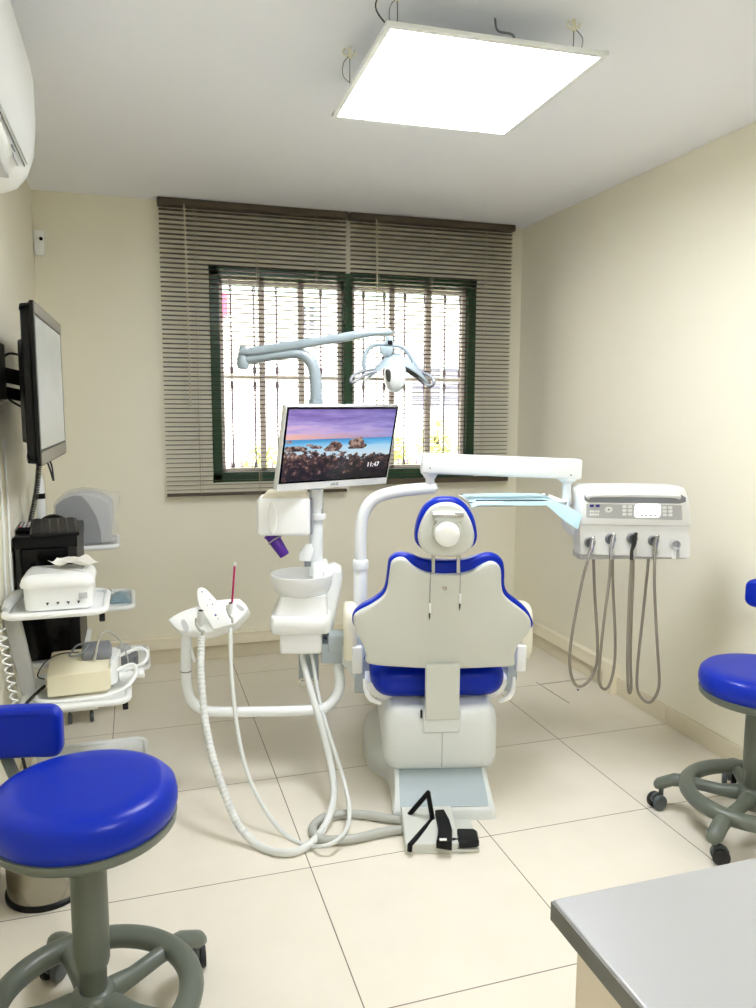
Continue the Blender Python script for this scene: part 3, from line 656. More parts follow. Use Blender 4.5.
mk('dental_probe', G().tube([(.14, .020, tz+.0222), (.2, .020, tz+.0222), (.3, .020, tz+.0222), (.36, .020, tz+.0222), (.385, .020, tz+.0222), (.41, .020, tz+.0222)], lambda t: .0030 if t < .8 else max(.0006, .0030*(1-t)*5), 8), 'dark_metal', unit=True, label='slim dark steel probe lying along the front edge of the blue tray paper', cat='dental instrument')

# ------------------------------------------------------------------ spittoon unit (left of the chair)
V2 = .15
cu = thing('spittoon_unit', 'white spittoon unit with bowl, mounted left of the chair back', 'dental unit', (-.45, V2, .43), unit=True)
C8 = lambda x, y, v=V2-.1: un(160+x/3.436, 480+y/3.436, v=v)
def c8(x, y, v=V2-.1): q = C8(x, y, v); return (q.x, q.z)
bc = un(302, 573, v=V2); RB = .1175
mk('bowl', G().lathe([(.05, -.078), (.088, -.076), (.102, -.066), (.112, -.042), (.118, -.008), (.1185, 0), (.115, .001), (.111, -.004), (.103, -.026), (.085, -.042), (.05, -.050), (.0001, -.053)], (bc.x, V2, bc.z), n=48), 'white_plastic', cu, ang=60)
mk('drain', G().lathe([(.012, 0), (.012, .003), (.0001, .003)], (bc.x, V2, bc.z-.053), n=20), 'steel', cu)
# neck: loft between rectangles
def sect(z, x0, x1, v0, v1, r=.02): return [(p[0], p[1], z) for p in rrect(x0, x1, v0, v1, r, 4)]
n0 = [c8(408, 390), c8(398, 420), c8(385, 470)]; n1 = [c8(570, 395), c8(575, 430), c8(580, 475)]
zz = [bc.z-.078-.006, n0[1][1], n0[2][1]]
zb0 = c8(0, 475)[1]; zb1 = c8(0, 535)[1]; zc1 = c8(0, 608)[1]
xl_, xr_ = c8(376, 520)[0], c8(586, 520)[0]
mk('neck', G().rings([sect(zb0-.01, xl_+.008, xr_-.008, .05, .27), sect(zb0+.004, xl_+.012, xr_-.01, .055, .27), sect((zb0+zz[0])/2, xl_+.025, xr_-.012, .060, .27), sect(zz[0]-.01, xl_+.033, xr_-.014, .062, .26), sect(zz[0]+.012, xl_+.036, xr_-.016, .064, .25)]), 'white_plastic', cu, ang=50)
mk('housing', G().rings([sect(zb1-.004, xl_+.02, xr_-.02, .055, .28), sect(zb1+.002, xl_+.006, xr_-.004, .045, .285), sect((zb0+zb1)/2, xl_, xr_, .04, .285), sect(zb0-.004, xl_+.003, xr_-.003, .045, .285), sect(zb0+.002, xl_+.010, xr_-.010, .055, .28)]), 'white_plastic', cu, ang=50)
xa, xb_ = c8(410, 560)[0], c8(556, 560)[0]
mk('bottom_cover', G().box(xa, xb_, .055, .26, zc1, zb1, .012), 'white_plastic', cu)
# sloping side body
sp = [C8(600, 300, .17), C8(622, 312, .17), C8(628, 335, .17), C8(612, 420, .17), C8(588, 545, .17), C8(560, 570, .17), C8(545, 480, .17), C8(560, 310, .17)]
mk('side_body', G().slab([(p.x, p.z) for p in sp], rl(.15, .29, .012, 3), XZ), 'white_plastic', cu, ang=40)
b0 = C8(550, 285, .2)
mk('column_foot', G().box(C8(522, 0, .2).x, C8(574, 0, .2).x, .17, .27, C8(0, 400, .2).z, C8(0, 284, .2).z, .010), 'white_plastic', cu)
mk('support_arm', G().box(C8(550, 0, .1).x, -.262, .075, .15, C8(0, 632, .1).z, C8(0, 562, .1).z, .006), 'cool_grey', cu)
# faucet
fp = [(478, 250), (500, 222), (520, 220), (528, 240), (522, 262), (518, 278), (478, 276)]
fc = mk('faucet', G().slab([c8(a, b, .19) for a, b in fp], rl(.175, .205, .005, 2), XZ), 'white_plastic', cu)
mk('stem', G().box(c8(494, 0, .19)[0], c8(516, 0, .19)[0], .183, .199, c8(0, 300, .19)[1], c8(0, 276, .19)[1]), 'mid_grey', fc)
# pole
V3 = .21
p = lambda x, y: un(x, y, v=V3)
mk('pole', G().cyl(p(316, 575), p(316.5, 489), .0262, 24, .001), 'white_paint', cu)
mk('collar', G().lathe([(.0265, -.012), (.033, -.011), (.034, 0), (.033, .008), (.0265, .010)], p(317.5, 516), n=28).box(p(317, 0).x-.045, p(317, 0).x-.02, V3-.01, V3+.01, p(0, 520).z, p(0, 513).z, .003), 'white_plastic', cu)
mk('pole_sleeve', G().cyl(p(317, 514), p(316, 404), .0245, 24, .001), 'cool_grey', cu)
# ------------------------------------------------------------------ operating light on its arm
ol = thing('operating_lamp', 'grey-white operating lamp on a jointed arm in front of the window', 'dental lamp', (p(316, 404).x, V3, p(316, 404).z), unit=True)
mk('lower_arm', G().tube([p(316, 404), p(316, 392), p(315.5, 380), p(313, 366), (p(306, 357)), p(297, 353.5), p(284, 354), p(266, 356.5), p(246, 360)], lambda t: .0235-.005*t, 18), 'arm_grey', ol, ang=60)
mk('collar', G().lathe([(.025, -.01), (.028, -.008), (.028, .008), (.0235, .01)], p(316, 402), n=24), 'arm_grey', ol)
mk('elbow', G().lathe([(.012, -.034), (.021, -.03), (.023, -.02), (.023, .006), (.019, .014), (.014, .03), (.014, .05)], p(243, 360), n=20), 'arm_grey', ol, ang=50)
uarm = [(238, 353.5), (240, 350), (256, 346.5), (300, 340), (345, 332.8), (362, 329.5), (380, 328), (390, 329.5), (395, 333.5), (388, 335.5), (374, 336), (345, 341.5), (300, 349), (256, 355.5), (242, 355.5)]
mk('spring_arm', G().slab([(lambda q: (q.x, q.z))(p(a, b)) for a, b in uarm], [(.006, V3-.024), (.002, V3-.021), (0, V3-.012), (0, V3+.012), (.002, V3+.021), (.006, V3+.024)], XZ), 'arm_grey', ol, ang=50)
L7 = lambda x, y, v=V3-.02: un(340+x/7.56, 320+y/7.56, v=v)
def l7(x, y, v=V3-.02): q = L7(x, y, v); return (q.x, q.z)
sw = mk('swivel', G().box(l7(345, 0)[0], l7(402, 0)[0], V3-.035, V3+.01, l7(0, 190)[1], l7(0, 120)[1], .004).slab([l7(302, 200), l7(402, 200), l7(402, 240), l7(375, 275), l7(330, 275), l7(302, 245)], rl(V3-.045, V3+.005, .006, 2), XZ), 'arm_grey', ol, ang=40)
mk('switch', G().box(l7(360, 0)[0], l7(394, 0)[0], V3-.038, V3-.034, l7(0, 188)[1], l7(0, 155)[1]), 'black_plastic', sw)
mk('yoke', G().tube([L7(192, 375), L7(180, 330), L7(188, 270), L7(215, 220), L7(255, 190), L7(320, 183), L7(400, 190), L7(460, 200), L7(495, 225), L7(530, 275), L7(575, 350), L7(610, 405), L7(640, 450)], .0085, 10), 'arm_grey', ol, ang=60)
mk('center_pin', G().cyl(L7(325, 275), L7(318, 315), .003, 8), 'dark_metal', ol)
# wing reflector: curved sheet with real thickness
wing = [(180, 488, -.10), (215, 450, -.085), (270, 405, -.07), (330, 365, -.055), (400, 343, -.05), (460, 343, -.05), (520, 365, -.055), (580, 405, -.07), (640, 455, -.085), (665, 492, -.10)]
wtop = [(192, 470, .06), (235, 410, .05), (290, 345, .05), (340, 290, .05), (400, 262, .05), (450, 262, .05), (480, 290, .05), (540, 330, .05), (600, 392, .05), (668, 470, .06)]
g = G(); rr = []
for (a, b, dv), (c_, d, dw) in zip(wing, wtop):
    A0 = L7(a, b, V3-.04+dv); B0 = L7(c_, d, V3-.04+dw); rr.append((A0, B0))
rings = []
for A0, B0 in rr:
    n_ = Vector((0, 0, .005)); mid = (A0+B0)/2+Vector((0, 0, .012))
    rings.append([A0, A0+n_, mid+n_, B0+n_, B0, mid])
g.rings(rings); mk('reflector', g, 'arm_grey', ol, ang=60)
mk('reflector_underside', G().rings([[q+Vector((0, .004, -.003)) for q in (A0*.93+B0*.07, A0*.3+B0*.7+Vector((0, 0, .0)), A0*.3+B0*.7+Vector((0, 0, -.018)), A0*.93+B0*.07+Vector((0, 0, -.018)))] for A0, B0 in rr[5:9]]), 'dark_metal', ol, ang=40)
hd = [(345, 360), (400, 345), (470, 350), (492, 375), (492, 430), (480, 500), (455, 535), (410, 545), (375, 535), (345, 490), (335, 430)]
lh = mk('lamp_head', G().slab(smo([l7(a, b, V3-.09) for a, b in hd], 3), [(.016, V3-.155), (.007, V3-.15), (.002, V3-.14), (0, V3-.12), (0, V3-.06), (.004, V3-.05)], XZ), 'lamp_white', ol, ang=60)
mk('lens', G().slab(smo([l7(a, b, V3-.15) for a, b in ((345, 385), (360, 370), (380, 385), (384, 430), (375, 470), (352, 450))], 3), [(.002, V3-.1575), (0, V3-.156), (0, V3-.14)], XZ), 'dark_metal', lh)
for s_ in (-1, 1):
    if s_ < 0: hpth = [(285, 375, -.06), (235, 375, -.10), (165, 390, -.12), (110, 415, -.14), (82, 450, -.15), (92, 472, -.15), (130, 455, -.14), (200, 410, -.13), (280, 390, -.10)]
    else: hpth = [(600, 395, -.06), (650, 408, -.10), (690, 430, -.13), (712, 465, -.15), (700, 492, -.15), (670, 500, -.14), (645, 480, -.12), (600, 430, -.10)]
    mk('handle', G().tube([L7(a, b, V3+c_) for a, b, c_ in hpth], .006, 10), 'mid_grey', ol, ang=60)

# ------------------------------------------------------------------ monitor on the pole
V4 = .13
mo = thing('computer_monitor', 'white-framed monitor showing a rocky sea view, fixed to the spittoon pole', 'monitor', (un(335, 492, v=V4).x, V4+.03, un(335, 492, v=V4).z), unit=True)
m4 = lambda x, y, v=V4: un(270+x/5.6, 395+y/5.6, v=v)
c00, c10, c11, c01 = m4(33, 541), m4(655, 496), m4(720, 62), m4(95, 62)
# true rectangle, rolled and turned as it hangs: build from centre, size, and axes
X_ = ((c10-c00)+(c11-c01))*.5; Y_ = ((c01-c00)+(c11-c10))*.5; cen = (c00+c10+c11+c01)*.25
# the left edge is nearer to us than the right edge and the top leans back
ax = Vector((1, .32, 0)); 
Wd, Hd = .452, .303
def solve():
    best = None
    from itertools import product
    tgt = [(275.9, 491.6), (387, 483.6), (398.6, 406), (287, 406)]
    def prj(q):
        Pw = UO+UR*q.x+UF*q.y+Vector((0, 0, q.z)); d = Pw-CAMP; w = d.dot(fwd); return (378+F_PX*d.dot(rgt)/w, 504-F_PX*d.dot(upv)/w)
    def cost(P):
        yw, pt_, rl_, cx, cy, cz, sw_, sh = P
        X = Vector((math.cos(yw), math.sin(yw), 0)); Z = Vector((0, 0, 1)); N = X.cross(Z)
        Yv = Z*math.cos(pt_)-N*math.sin(pt_); X2 = X*math.cos(rl_)+Yv*math.sin(rl_); Y2 = -X*math.sin(rl_)+Yv*math.cos(rl_)
        c = Vector((cx, cy, cz)); q = [c-X2*sw_/2-Y2*sh/2, c+X2*sw_/2-Y2*sh/2, c+X2*sw_/2+Y2*sh/2, c-X2*sw_/2+Y2*sh/2]
        e = sum((a-b[0])**2+(a2-b[1])**2 for (a, a2), b in zip([prj(t) for t in q], tgt))
        return e+((sw_/sh-1.53)*60)**2+((cy-V4)*100)**2+(rl_*25)**2, (q, X2, Y2)
    P = [.0, 0, 0, cen.x, V4, cen.z, .43, .29]; st = [.2, .2, .05, .02, .02, .02, .02, .02]; c, r = cost(P)
    for it in range(400):
        imp = False
        for i in range(8):
            for s in (1, -1):
                Q = P[:]; Q[i] += s*st[i]; c2, r2 = cost(Q)
                if c2 < c: P, c, r = Q, c2, r2; imp = True
        if not imp: st = [x*.6 for x in st]
    print('MONITOR', round(c, 2), [round(x, 3) for x in P]); return P, r
MP, (mq, mX, mY) = solve()
mN = mX.cross(mY)              # towards us
mW, mH = MP[6], MP[7]; mo_o = Vector(MP[3:6])
mf = lambda a, b, w: mo_o+mX*a+mY*b+mN*w
chin = .028
mk('casing', G().slab(rrect(-mW/2, mW/2, -mH/2, mH/2, .004, 3), [(.03, -.045), (.02, -.038), (.002, -.03), (0, -.027), (0, -.003), (.001, 0)], mf), 'white_plastic', mo)
mk('bezel', G().slab([(-mW/2+.004, -mH/2+chin), (mW/2-.004, -mH/2+chin), (mW/2-.004, mH/2-.004), (-mW/2+.004, mH/2-.004)], [(0, -.001), (0, .0008)], mf), 'black_gloss', mo, smooth=False)
sx0, sx1, sy0, sy1 = -mW/2+.012, mW/2-.012, -mH/2+chin+.006, mH/2-.012
def muv(co):
    d = co-mo_o; return ((d.dot(mX)-sx0)/(sx1-sx0), (d.dot(mY)-sy0)/(sy1-sy0))
scn = mk('screen', G().slab([(sx0, sy0), (sx1, sy0), (sx1, sy1), (sx0, sy1)], [(0, 0), (0, .0012)], mf), 'screen_picture', mo, smooth=False, uv=muv)
lettering('clock_display', '11:47', .026, 'led_small', lambda a, b, w: mf(a+sx0+.85*(sx1-sx0), b+sy0+.19*(sy1-sy0), w+.0014), scn)
lettering('maker_mark', 'ASUS', .014, 'icon_grey', lambda a, b, w: mf(a, b-mH/2+chin*.5, w+.0006), mo, bold=.0004)
lettering('model_mark', 'VC239', .006, 'icon_grey', lambda a, b, w: mf(a-mW/2+.02, b-mH/2+chin*.5, w+.0006), mo)
bpy.data.objects.remove([o for o in bpy.data.objects if o.name == 'model_mark'][0])
pc = p(316, 450); mk('mount_bracket', G().bar(mf(.0, 0, -.04), Vector((pc.x, V3-.026, mo_o.z)), .05, .05, .006), 'cool_grey', mo)

# ------------------------------------------------------------------ cup filler cabinet, cup, napkins
D6 = lambda x, y, v=.15: un(240+x/6.873, 480+y/6.873, v=v)
def d6(x, y, v=.15): q = D6(x, y, v); return (q.x, q.z)
cf = thing('cup_filler', 'rounded white cup filler box on the left of the pole under the monitor', 'dental unit', (D6(290, 380).x, .17, D6(290, 380).z), unit=True)
ol_ = [(118, 130), (300, 120), (468, 118), (478, 130), (480, 370), (470, 380), (300, 388), (130, 382), (112, 340), (102, 260), (104, 190)]
_a, _b = d6(104, 384, .13), d6(480, 124, .13)
rr_ = rrect(_a[0], _b[0], _a[1], _b[1], .012, 5)
rr_ = [(x+(.010*((z-(_a[1]+_b[1])/2)/((_b[1]-_a[1])/2))**2 if x < (_a[0]+_b[0])/2 else 0), z) for x, z in rr_]
mk('body', G().slab(rr_, [(.011, .115), (.006, .117), (.002, .122), (0, .13), (0, .26)], XZ), 'white_plastic', cf, ang=60)
mk('front_ridge', G().slab(smo([d6(a, b, .115) for a, b in ((214, 150), (232, 158), (248, 200), (253, 265), (248, 330), (234, 365), (214, 374), (198, 330), (192, 262), (198, 195))], 3), [(.0035, .1105), (.002, .1108), (.0006, .1125), (0, .118)], XZ), 'white_plastic', cf, ang=70)
mk('back_plate', G().box(d6(470, 0)[0], d6(484, 0)[0]+.004, .15, .20, d6(0, 375)[1], d6(0, 130)[1], .003), 'mid_grey', cf)
g = G()
zt_ = d6(0, 124, .13)[1]
for i in range(5): g.box(d6(150+8*i, 0)[0], d6(470-4*i, 0)[0], .13+.006*i, .25-.004*i, zt_+.0045*i, zt_+.0043+.0045*i, .0015)
mk('napkin_stack', g, 'pad_cream', unit=True, label='small stack of cream napkins on top of the cup filler box', cat='napkins')
ca, cb = D6(222, 380, .16), D6(306, 508, .14)
d = (cb-ca); Lc = d.length; d.normalize()
ca = ca+Vector((0, 0, -.004))
cup = thing('drinking_cup', 'purple plastic cup tilted in the ring under the cup filler box', 'cup', ca, unit=True)
mk('cup_wall', G().lathe([(.0285, -.012), (.0295, -.011), (.0295, -.009), (.0265, -.008), (.0195, Lc), (.0185, Lc+.002), (.0165, Lc+.002), (.0165, Lc-.002), (.0001, Lc-.002)], ca, d, 28), 'purple', cup)
rg = ca+d*.018
X__ = d.orthogonal().normalized(); Y__ = d.cross(X__)
mk('cup_ring', G().tube([rg+(X__*math.cos(t*math.pi/8)+Y__*math.sin(t*math.pi/8))*.0275 for t in range(16)], .0026, 8, 2, True).bar(rg+Vector((-.0275, 0, 0)), Vector((rg.x-.0275, .165, d6(0, 372)[1])), .008, .006), 'steel', cf)

# ------------------------------------------------------------------ assistant's suction arm
V5 = -.03
as_ = thing('assistant_arm', 'white tube arm with suction holder and two hanging hoses, left of the spittoon', 'dental unit', (-.42, V5, .02), unit=True)
q5 = lambda x, y, v=V5: un(x, y, v=v)
up0 = q5(339, 668, .1)
mk('tube_arm', G().tube([un(338.5, 662, v=.1), un(339, 672, v=.08), un(340, 684, v=.05), un(336, 697, v=.03), un(326, 707, v=.01), un(310, 710, v=0), un(263, 711.5, v=-.02), un(214, 711.5, v=V5), un(200, 708, v=V5), un(190.5, 699, v=V5), un(187, 686, v=V5), un(186, 670, v=V5), un(186, 655, v=V5), un(186.5, 640, v=V5), un(187, 630, v=V5)], .0185, 18), 'white_paint', as_, ang=60)
mk('collar', G().lathe([(.019, -.002), (.0195, -.0015), (.0195, .0015), (.019, .002)], q5(186, 671), n=24), 'mid_grey', as_)
mk('strut', G().bar(q5(188, 640), q5(195, 662), .012, .012, .003), 'white_paint', as_)
# holder body: tilted plate facing up at us
hc = q5(207, 618, V5-.03)
t_ = R_(52)
hX = Vector((1, -.02, .10)).normalized(); hY = Vector((0, math.cos(t_), math.sin(t_)))
hf0 = frame(hc, hX, hY)
def onpl(x, y):       # photo spot -> holder-plane coordinates
    px, py = 160+x/7.56, 570+y/7.56
    dW = _ray(px, py); d_ = Vector((dW.dot(UR), dW.dot(UF), dW.z)); o_ = Vector(((CAMP-UO).dot(UR), (CAMP-UO).dot(UF), CAM_H))
    n_ = (hf0(0, 0, 1)-hf0(0, 0, 0)); s_ = (hc-o_).dot(n_)/d_.dot(n_); P_ = o_+d_*s_-hc
    X = hf0(1, 0, 0)-hf0(0, 0, 0); Y = hf0(0, 1, 0)-hf0(0, 0, 0); return (P_.dot(X), P_.dot(Y))
body = [(58, 375), (100, 345), (150, 318), (205, 296), (268, 276), (285, 262), (430, 226), (500, 218), (600, 214), (640, 250), (664, 285), (655, 310), (625, 345), (570, 402), (545, 418), (470, 440), (400, 465), (330, 478), (220, 470), (140, 455), (95, 418)]
mk('holder_body', G().slab([onpl(a, b) for a, b in body], rl(-.058, 0, .006, 3), hf0), 'white_plastic', as_, ang=40)
pad = [(285, 175), (300, 148), (325, 142), (355, 155), (385, 185), (430, 235), (480, 300), (520, 355), (548, 405), (540, 425), (480, 440), (415, 460), (395, 440), (350, 370), (310, 300), (288, 240)]
cp = mk('control_pad', G().slab(smo([onpl(a, b) for a, b in pad], 2), rl(-.004, .014, .004, 3), hf0), 'white_plastic', as_, ang=50)
for x, y, r_, m_ in ((427, 353, .0036, 'icon_violet'), (404, 272, .0028, 'icon_grey'), (365, 280, .002, 'icon_grey'), (383, 236, .002, 'icon_grey'), (446, 380, .002, 'icon_grey')):
    a, b = onpl(x, y); mk('button', G().slab(circ(a, b, r_, 12), [(0, .0138), (0, .0152)], hf0), m_, cp)
a, b = onpl(325, 178); mk('button', G().slab(rrect(a-.004, a+.004, b-.0015, b+.0015, .001), [(0, .0138), (0, .0152)], hf0), 'icon_grey', cp)
for pts_ in (((160, 385), (185, 375), (218, 430), (210, 460), (190, 470), (165, 420)), ((575, 262), (595, 262), (635, 290), (632, 310), (612, 308), (585, 285))):
    mk('socket', G().slab(smo([onpl(a, b) for a, b in pts_], 2), [(0, -.001), (0, .0008)], hf0), 'panel_grey', as_)
for i, (top_, mid_, bot_) in enumerate((((308, 308), (305, 400), (320, 490)), ((534, 250), (530, 300), (548, 400)))):
    f_ = 1 if i == 0 else .72
    P0 = un(160+top_[0]/7.56, 570+top_[1]/7.56, v=V5-.085); P1 = un(160+mid_[0]/7.56, 570+mid_[1]/7.56, v=V5-.08); P2 = un(160+bot_[0]/7.56, 570+bot_[1]/7.56, v=V5-.085)
    tip = mk('suction_tip' if i == 0 else 'ejector_tip', G().lathe([(.0105*f_, 0), (.0115*f_, .001), (.0115*f_, .045*f_), (.0095*f_, .055*f_), (.0001, .055*f_)], P0, P1-P0, 20), 'hose_light', as_)
    mk('mouth', G().lathe([(.0088*f_, 0), (.0088*f_, .0012)], P0-(P1-P0).normalized()*.001, P1-P0, 18), 'black_plastic', tip)
    mk('holder_cradle', G().tube([P1+Vector((-.014*f_, .01, .012)), P1+Vector((-.012*f_, -.004, 0)), P1+Vector((0, -.014*f_, -.02)), P1+Vector((.010*f_, -.006, -.03)), P2+Vector((.0, -.0, .0))], .006*f_, 10), 'hose_grey', as_)
# hoses: from the holder down to the floor, then up to the spittoon bottom
def hang(pts, v0, vm, v1, r, im, lift=None):
    out = []; n = len(pts)
    for i, (x, y) in enumerate(pts):
        t = i/im if i <= im else 1-(i-im)/(n-1-im)
        e = v0 if i <= im else v1; t = max(0, min(1, t)); s_ = t*t*(3-2*t)
        q = un(x, y, v=e+(vm-e)*s_)
        zm = r+.001 if not lift or i < lift[0] or i > lift[1] else lift[2]
        if q.z < zm: q = un(x, y, z=zm)
        out.append(q)
    return out
big = [(201.5, 636), (201, 650), (201, 674), (204.5, 716), (211.8, 753.5), (223.6, 791), (239, 825.7), (259.7, 846), (284, 853), (306, 847), (324, 827), (333.2, 801), (332, 771), (321.6, 726), (309, 684), (303.5, 662), (302, 648)]
bp_ = hang(big, V5-.085, -.44, .13, .0125, 8)
path = cr(bp_, 60); g = G(); sub = [path[0]]; acc = 0
for a_, b_ in zip(path, path[1:]):
    acc += (b_-a_).length
    if acc >= .0014: sub.append(b_); acc = 0
# corrugated: radius ripples along the length
tot = len(sub)
g.tube(sub, lambda t: .0125 + (.0009*math.sin(t*tot*.9) if t < .40 else 0), 12, 0)
mk('suction_hose', g, 'hose_light', as_, ang=70)
thin = [(230.5, 628), (230.5, 640), (231.5, 674), (237.4, 729), (247.7, 774), (266.6, 812), (287, 836), (308, 845.5), (328.5, 845), (345, 832), (349.5, 810), (344, 781), (332, 743), (320, 702), (313, 662), (311, 648)]
mk('ejector_hose', G().tube(hang(thin, V5-.085, -.42, .12, .0075, 8, (8, 10, .037)), .0072, 10), 'hose_light', as_, ang=70)
e0, e1 = un(232, 604, v=V5-.085), un(234.6, 566, v=V5-.075)
se = thing('saliva_ejector', 'thin pink saliva ejector with a white tip standing in the holder', 'saliva ejector', e0-Vector((0, 0, .0)), unit=True)
mk('tube', G().cyl(e0+(e1-e0)*.04, e1, .0036, 12), 'pink', se)
mk('tip', G().lathe([(.0036, 0), (.005, .002), (.005, .009), (.003, .012)], e1, e1-e0, 14), 'white_plastic', se)
# connector block under the spittoon
cn = mk('hose_connector', G().box(C8(470, 0, .13).x, C8(540, 0, .13).x, .13, .165, C8(0, 700, .13).z, zc1+.002, .006), 'cool_grey', cu)
for x in (490, 530):
    c = C8(x, 696, .11); mk('ring', G().tube([c+Vector((.014*math.cos(t*.785), 0, .014*math.sin(t*.785))) for t in range(8)], .0028, 8, 3, True), 'cream_pad', cn)

# ------------------------------------------------------------------ foot control
fc_ = thing('foot_control', 'grey foot control box with black levers on the floor behind the chair base', 'foot control', (-.03, -.40, 0), unit=True)
f0 = lambda x, y, z: un(400+x/8.4, 780+y/8.4, z=z)
mk('base_plate', G().box(-.150, .085, -.482, -.30, .0005, .012, .003), 'shell_grey', fc_)
mk('housing', G().slab([(-.482, .011), (-.482, .034), (-.40, .052), (-.312, .066), (-.302, .058), (-.302, .011)], [(0, -.15), (0, .018)], YZ), 'shell_grey', fc_, bevel=.004, seg=3)
h1 = lambda x, y, v: un(400+x/8.4, 780+y/8.4, v=v)
a = h1(80, 600, -.488); a.z = max(a.z, .012)
fr_ = [Vector((a.x, -.492, .018)), h1(84, 545, -.49), h1(268, 335, -.37), h1(236, 108, -.37)]
mk('carry_bar', G().tube(fr_[:1]+[fr_[1]], .0082, 10, 0).tube([fr_[1], fr_[2]], .0082, 10, 0).tube([fr_[2]+Vector((.004, 0, -.01)), fr_[3]], .0082, 10, 0).tube([fr_[3], h1(60, 312, -.34)], .0082, 10, 0).ball(fr_[3], .0086, 12).ball(fr_[1], .0083, 12), 'black_plastic', fc_)
pd = [(295, 300), (370, 295), (415, 360), (440, 430), (437, 520), (305, 505), (318, 450), (318, 390)]
pq = [f0(a, b, .055) for a, b in pd]
mk('pedal', G().slab([(v_.x, v_.y) for v_ in pq], [(.003, .040), (0, .044), (0, .066), (.003, .07)], lambda a, b, w: (a, b, w+(b+.40)*.15)), 'black_plastic', fc_)
pd = [f0(a, b, .04) for a, b in ((480, 410), (620, 412), (650, 430), (665, 510), (640, 520), (500, 525))]
mk('side_pad', G().slab([(v_.x, v_.y) for v_ in pd], [(.003, .020), (0, .024), (0, .038), (.004, .043)]), 'black_plastic', fc_)
mk('side_stem', G().bar(f0(430, 505, .035), f0(520, 505, .03), .012, .012, .003), 'black_plastic', fc_)
a = f0(360, 470, .072); mk('indicator', G().box(a.x-.01, a.x+.012, a.y-.004, a.y+.004, .058, .062), 'white_plastic', fc_)
fl = [(412, 818), (404, 820.5), (385, 818), (366, 815), (345, 814), (330, 816), (318, 821), (312.5, 830), (323, 839.5), (352.6, 838.8), (380, 832.6), (404, 829), (412, 828)]
mk('floor_hose', G().tube([un(x, y, z=.0155) for x, y in fl], .0145, 12), 'hose_grey', fc_, ang=70)

